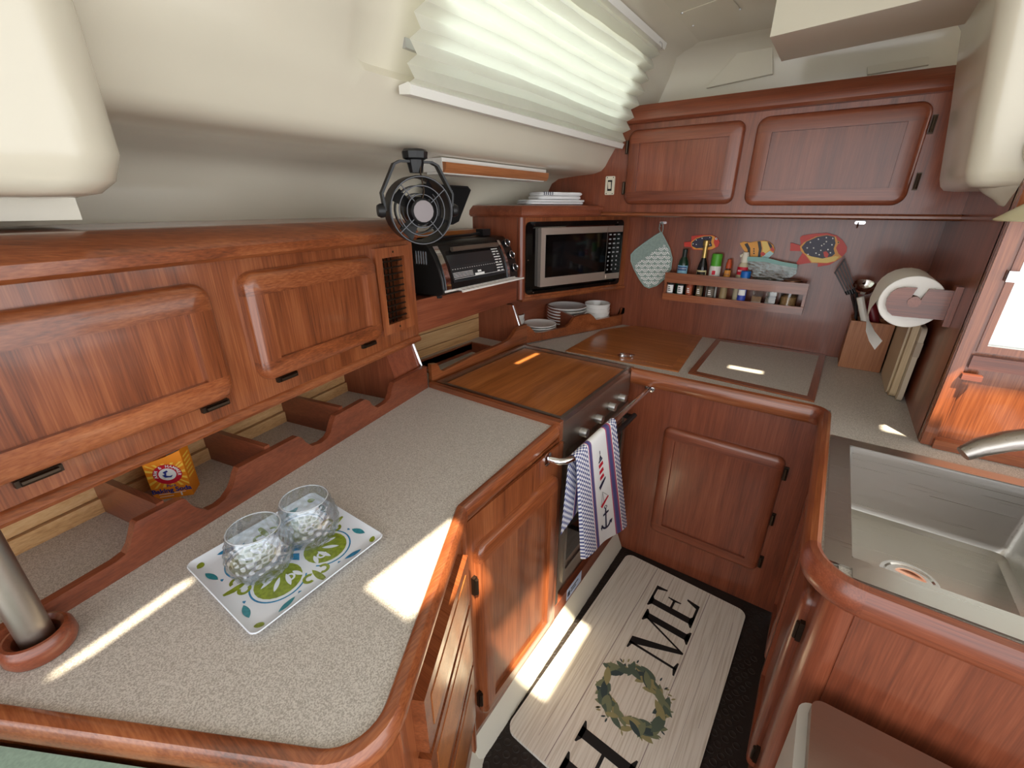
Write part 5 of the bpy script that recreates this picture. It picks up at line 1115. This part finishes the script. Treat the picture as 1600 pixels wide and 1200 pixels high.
plaque('fish_plaque', 'small navy spotted painted fish behind the gold-necked bottle', poly1([(545, 242), (600, 238), (602, 195), (680, 186), (760, 186), (800, 205), (822, 240), (810, 275), (770, 298), (700, 306), (610, 300), (598, 280), (545, 278)]), .012, FR,
       [('yellow_ground', [poly1([(600, 240), (640, 210), (700, 192), (760, 190), (785, 200), (775, 245), (790, 280), (760, 297), (700, 303), (620, 296), (600, 270)])], FO),
        ('spotted_patch', [poly1([(605, 245), (640, 215), (700, 197), (755, 194), (765, 205), (755, 240), (765, 272), (720, 285), (640, 290), (605, 272)])], FN), ('spots', [[F1(x+4*math.cos(t*.785), y+4*math.sin(t*.785)) for t in range(8)] for x, y in ((640, 225), (685, 212), (715, 225), (745, 205), (745, 235), (640, 260), (745, 262), (615, 255))], FW),
        ('eye', [[F1(796+9*math.cos(t*.785), 216+9*math.sin(t*.785)) for t in range(8)]], FW), ('pupil', [[F1(797+5*math.cos(t*.785), 216+5*math.sin(t*.785)) for t in range(8)]], FK)])
# ================================================================== POT HOLDER AND HOOKS
GC = flat('potholder_green', (150, 168, 160), .9, noise=.12, nscale=120, bump=.4)
ol = [(1033, 363), (1038, 372), (1046, 388), (1050, 404), (1048, 420), (1040, 434), (1026, 446), (1014, 450), (1007, 447), (999, 436), (991, 421), (986, 408), (986, 398), (992, 391), (1008, 379), (1024, 368)]
yp = 2.4305-.012
a = [PY(px, py, yp) for px, py in ol]; c = sum(a, V())/len(a)
ph = root('pot_holder', 'grey-green quilted pot holder with scallop-print pocket on a hook', 'pot holder', (c.x, 2.4305, a[7].z))
part('pad', MB().slab([tuple(v) for v in a], (0, .0115, 0), .004), GC, ph)
pk_ = [(1038, 381), (1046, 391), (1049, 404), (1047, 419), (1039, 433), (1026, 444), (1014, 448.5), (1008, 446), (1000, 435), (992, 420), (991, 413)]
part('pocket', MB().slab([tuple(PY(px, py, yp-.0012)) for px, py in pk_], (0, -.004, 0), .0015), GC, ph)
mb = MB()
def inpoly(x, y, P):
    ins = False
    for i in range(len(P)):
        x0, y0_ = P[i]; x1, y1_ = P[i-1]
        if (y0_ > y) != (y1_ > y) and x < (x1-x0)*(y-y0_)/(y1_-y0_)+x0: ins = not ins
    return ins
for j in range(11):
    for i in range(8):
        cx, cy = 988+i*10+(5 if j % 2 else 0), 380+j*6.6
        for r_ in (5.2, 2.9):
            for k in range(8):
                t0, t1 = math.pi*k/8, math.pi*(k+1)/8; q = [(cx+r_*math.cos(t0), cy+r_*math.sin(t0)), (cx+(r_-1.2)*math.cos(t0), cy+(r_-1.2)*math.sin(t0)), (cx+(r_-1.2)*math.cos(t1), cy+(r_-1.2)*math.sin(t1)), (cx+r_*math.cos(t1), cy+r_*math.sin(t1))]
                if all(inpoly(x, y, pk_) for x, y in q): mb.poly([tuple(PY(x, y, yp-.0058)) for x, y in q])
part('scallop_print', mb, INKW, ph, None, 'stuff', 0)
lq = [PY(px, py, yp+.004) for px, py in ((1033, 366), (1030, 357), (1031, 350), (1034, 347), (1036, 351), (1036, 358), (1034, 366))]
part('loop', MB().tube(lq, .0022, 6), GC, ph)
edge = [PY(px, py, yp-.001) for px, py in ol+[ol[0]]]
part('binding', MB().tube(edge, .0032, 6), flat('binding_green', (164, 184, 176), .9), ph)
for px, lab_ in ((1036, 'small chrome cup hook carrying the pot holder under locker ledge'), (1344, 'small empty chrome cup hook under locker ledge')):
    c = PY(px, 348, 2.424); hk = root('cup_hook', lab_, 'hook', (c.x, 2.43, c.z))
    part('plate', MB().prism(rrect(c.x-.018, c.x+.018, c.z-.006, c.z+.006, .005), 'y', 2.426, 2.4305, .001), CHROME, hk)
    part('prong', MB().tube([(c.x-.006, 2.426, c.z), (c.x-.006, 2.412, c.z-.006), (c.x-.006, 2.406, c.z-.014), (c.x-.006, 2.408, c.z-.020)], .0025, 8), CHROME, hk)
# ================================================================== UTENSIL BLOCK
UB0, UB1, UY0, UY1, UH = .128, .272, 2.285, 2.41, .205
ub = root('utensil_block', 'square wooden utensil holder on worktop in the bulkhead corner', 'utensil holder', (.20, 2.35, ZC))
mb = MB()
mb.box(UB0, UB1, UY0, UY0+.014, ZC+.001, ZC+UH, .003); mb.box(UB0, UB1, UY1-.014, UY1, ZC+.001, ZC+UH, .003); mb.box(UB0, UB0+.014, UY0+.014, UY1-.014, ZC+.001, ZC+UH, .003); mb.box(UB1-.014, UB1, UY0+.014, UY1-.014, ZC+.001, ZC+UH, .003)
part('box', mb, wood('block', 'Z', .45, .15), ub)
part('base', MB().box(UB0+.012, UB1-.012, UY0+.012, UY1-.012, ZC+.001, ZC+.012), wood('block', 'X', .45, .15), ub)
YT = 2.35
def utp(px, py): return PY(px, py, YT)
s_ = root('slotted_spatula', 'black slotted spatula standing in the wooden utensil holder', 'spatula', (.16, YT, ZC+.02))
hd = [utp(*p) for p in ((1304, 427), (1320, 404), (1327, 408), (1340, 458), (1333, 464), (1322, 461))]
BRN = flat('nylon_brown', (44, 30, 30), .4)
h_ = hd
def lerp2(a, b, t): return a.lerp(b, t)
L0, L1, R1, R0 = hd[0], hd[1], hd[3], hd[5]
for k in range(5):
    t0 = k/4.6; p0 = L0.lerp(L1, t0); p1 = R0.lerp(R1, t0); p2 = R0.lerp(R1, min(1, t0+.12)); p3 = L0.lerp(L1, min(1, t0+.12)); part('tine', MB().slab([tuple(p0), tuple(p3), tuple(p2), tuple(p1)], (0, .003, 0)), BRN, s_)
part('top_edge', MB().tube([L0, L1], .003, 6), BRN, s_); part('heel', MB().slab([tuple(R0.lerp(L0, .15)), tuple(R1.lerp(L1, .15)), tuple(R1), tuple(R0)], (0, .0035, 0)), BRN, s_)
part('handle', MB().tube([R0.lerp(R1, .5), utp(1338, 490), V((.175, YT, ZC+.02))], .006, 8), BRN, s_)
s_ = root('ladle', 'steel ladle with black handle standing in the utensil holder', 'ladle', (.19, YT-.02, ZC+.02))
lc = PY(1350, 450, YT-.02)
part('bowl', MB().lathe([(.002, -.022), (.020, -.018), (.034, -.006), (.040, .008), (.042, .012), (.038, .009), (.030, -.004), (.018, -.014), (.002, -.018)], lc, V((.1, -.45, .75)), 24, False), CHROME, s_)
part('handle', MB().tube([lc+V((-.02, .01, -.02)), PY(1338, 480, YT-.02), V((.178, YT-.02, ZC+.02))], .005, 8), BLACK, s_)
s_ = root('white_handled_tool', 'kitchen tool with flat white handle in the utensil holder', 'kitchen tool', (.195, YT-.03, ZC+.02))
wa, wb_ = PY(1344, 464, YT-.035), PY(1352, 506, YT-.035)
part('handle', MB().tube([wa, wb_], .013, 10), WHITEP, s_); part('shaft', MB().tube([wb_, V((wb_.x+.004, YT-.03, ZC+.02))], .004, 8), CHROME, s_)
s_ = root('red_handled_tool', 'kitchen tool with dark red handle in the utensil holder', 'kitchen tool', (.22, YT, ZC+.02))
ra, rb = PY(1360, 470, YT), PY(1367, 505, YT)
part('handle', MB().tube([ra, ra.lerp(rb, .3), rb], [.010, .022, .016], 12), flat('handle_red', (110, 24, 34), .35), s_); part('shaft', MB().tube([rb, V((rb.x, YT, ZC+.02))], .005, 8), BLACK, s_)
# ================================================================== PAPER TOWEL
YA = 1.79
pt = root('paper_towel_holder', 'wooden bracket arm holding the paper towel roll on side panel', 'towel holder', (.333, YA, 1.19))
ao = [(1507, 456), (1453, 452), (1441, 466), (1437, 473), (1429, 475), (1423, 470), (1426, 461), (1434, 450), (1415, 449), (1403, 451), (1393, 457), (1386, 467), (1384, 478), (1387, 487), (1394, 493), (1410, 495), (1500, 503)]
a = [PY(px, py, YA) for px, py in ao]
for v in a:
    if v.x > .318: v.x = .318
part('arm', MB().slab([tuple(v) for v in a], (0, .014, 0), .002), wood('mahogany', 'X'), pt)
zc_ = PY(1428, 472, YA).z; xc_ = PY(1428, 472, YA).x
part('cleat', MB().box(.316, .3325, YA-.012, YA+.030, zc_-.062, zc_+.055, .004), wood('mahogany', 'Z'), pt)
part('dowel', MB().tube([(xc_, YA-.004, zc_), (xc_, YA+.29, zc_)], .016, 20), wood('mahogany', 'Y'), pt)
part('rear_arm', MB().box(xc_-.03, .3325, YA+.272, YA+.286, zc_-.04, zc_+.04, .004), wood('mahogany', 'X'), pt)
ro = root('paper_towel_roll', 'white paper towel roll with a loose hanging sheet', 'paper towel', (xc_, YA+.14, zc_-.08))
RR = .079; rc_ = V((xc_-.004, YA+.018, zc_-.004))
part('roll', MB().lathe([(.022, 0), (RR-.002, 0), (RR, .002), (RR, .235), (RR-.002, .237), (.022, .237), (.022, 0)], rc_, (0, 1, 0), 48, False), PAPER, ro)
ss = []
for k in range(9):
    t = math.radians(60+k*15); ss.append((rc_.x+math.cos(t)*(RR+.0012), rc_.z+math.sin(t)*(RR+.0012)))
for px, py in ((1361, 482), (1354, 500), (1353, 518), (1358, 534), (1367, 548)):
    q = PY(px, py, YA+.02); ss.append((q.x, q.z))
ns = len(ss)
def sheet(u, v):
    f = u*(ns-1); i = min(int(f), ns-2); f -= i; x = ss[i][0]+(ss[i+1][0]-ss[i][0])*f; z = ss[i][1]+(ss[i+1][1]-ss[i][1])*f
    taper = max(0, (u-.62)/.38); return V((x+.018*taper*v, rc_.y+.004+.228*v*(1-.75*taper)+.01*taper, z+.02*taper*v))
part('loose_sheet', MB().grid(26, 8, sheet), PAPER, ro, smooth=80)
# ================================================================== CUTTING BOARDS
for k, (x0, x1, y0, z1, mt_, lab_) in enumerate(((.277, .283, 2.02, 1.150, flat('board_plastic', (200, 180, 150), .4), 'thin tan cutting board, innermost of row beside utensil holder'), (.2835, .302, 1.99, 1.160, wood('board', 'Z', .5, 0), 'thick pale wooden cutting board in middle of row by side panel'), (.3035, .318, 1.955, 1.140, flat('board_white', (206, 192, 170), .5), 'off-white cutting board next to the side panel'))):
    cb_ = root('cutting_board', lab_, 'cutting board', ((x0+x1)/2, 2.2, ZC), 'cutting boards against the side panel')
    ol_ = rrect(y0, 2.28 if k < 1 else 2.42, ZC+.001, z1, .022, 5)
    part('board', MB().prism(ol_, 'x', x0, x1, .0025), mt_, cb_)
    if k == 2: part('foot', MB().box(x0-.001, x1+.001, y0-.004, y0+.03, 1.04, 1.09, .003), flat('board_grip', (186, 170, 150), .6), cb_)
# ================================================================== WALL LAMP
wl = root('sconce_lamp', 'wall lamp with round wooden base and frosted glass shade on column', 'lamp', (.40, 1.58, 1.50))
part('backing_ring', MB().lathe([(.085, 0), (.080, .020), (.060, .030), (.04, .031)], (.392, 1.612, 1.655), (0, -1, .08), 28), CREAM, wl)
part('base', MB().lathe([(.040, .028), (.040, .044), (.034, .050), (.002, .051)], (.392, 1.612, 1.655), (0, -1, .08), 24), flat('base_red', (120, 40, 34), .3), wl)
part('arm', MB().tube([(.392, 1.565, 1.655), (.392, 1.53, 1.65), (.392, 1.51, 1.62), (.392, 1.505, 1.585)], .007, 10), flat('brass', (190, 160, 90), .25, metal=1), wl)
SHG = flat('shade_glass', (222, 214, 178), .25, trans=.35)
part('shade', MB().lathe([(.026, 1.585), (.034, 1.572), (.062, 1.530), (.100, 1.498), (.108, 1.492), (.108, 1.489), (.098, 1.494), (.060, 1.526), (.030, 1.568), (.024, 1.580)], (.392, 1.505, 0), (0, 0, 1), 36, False), SHG, wl)
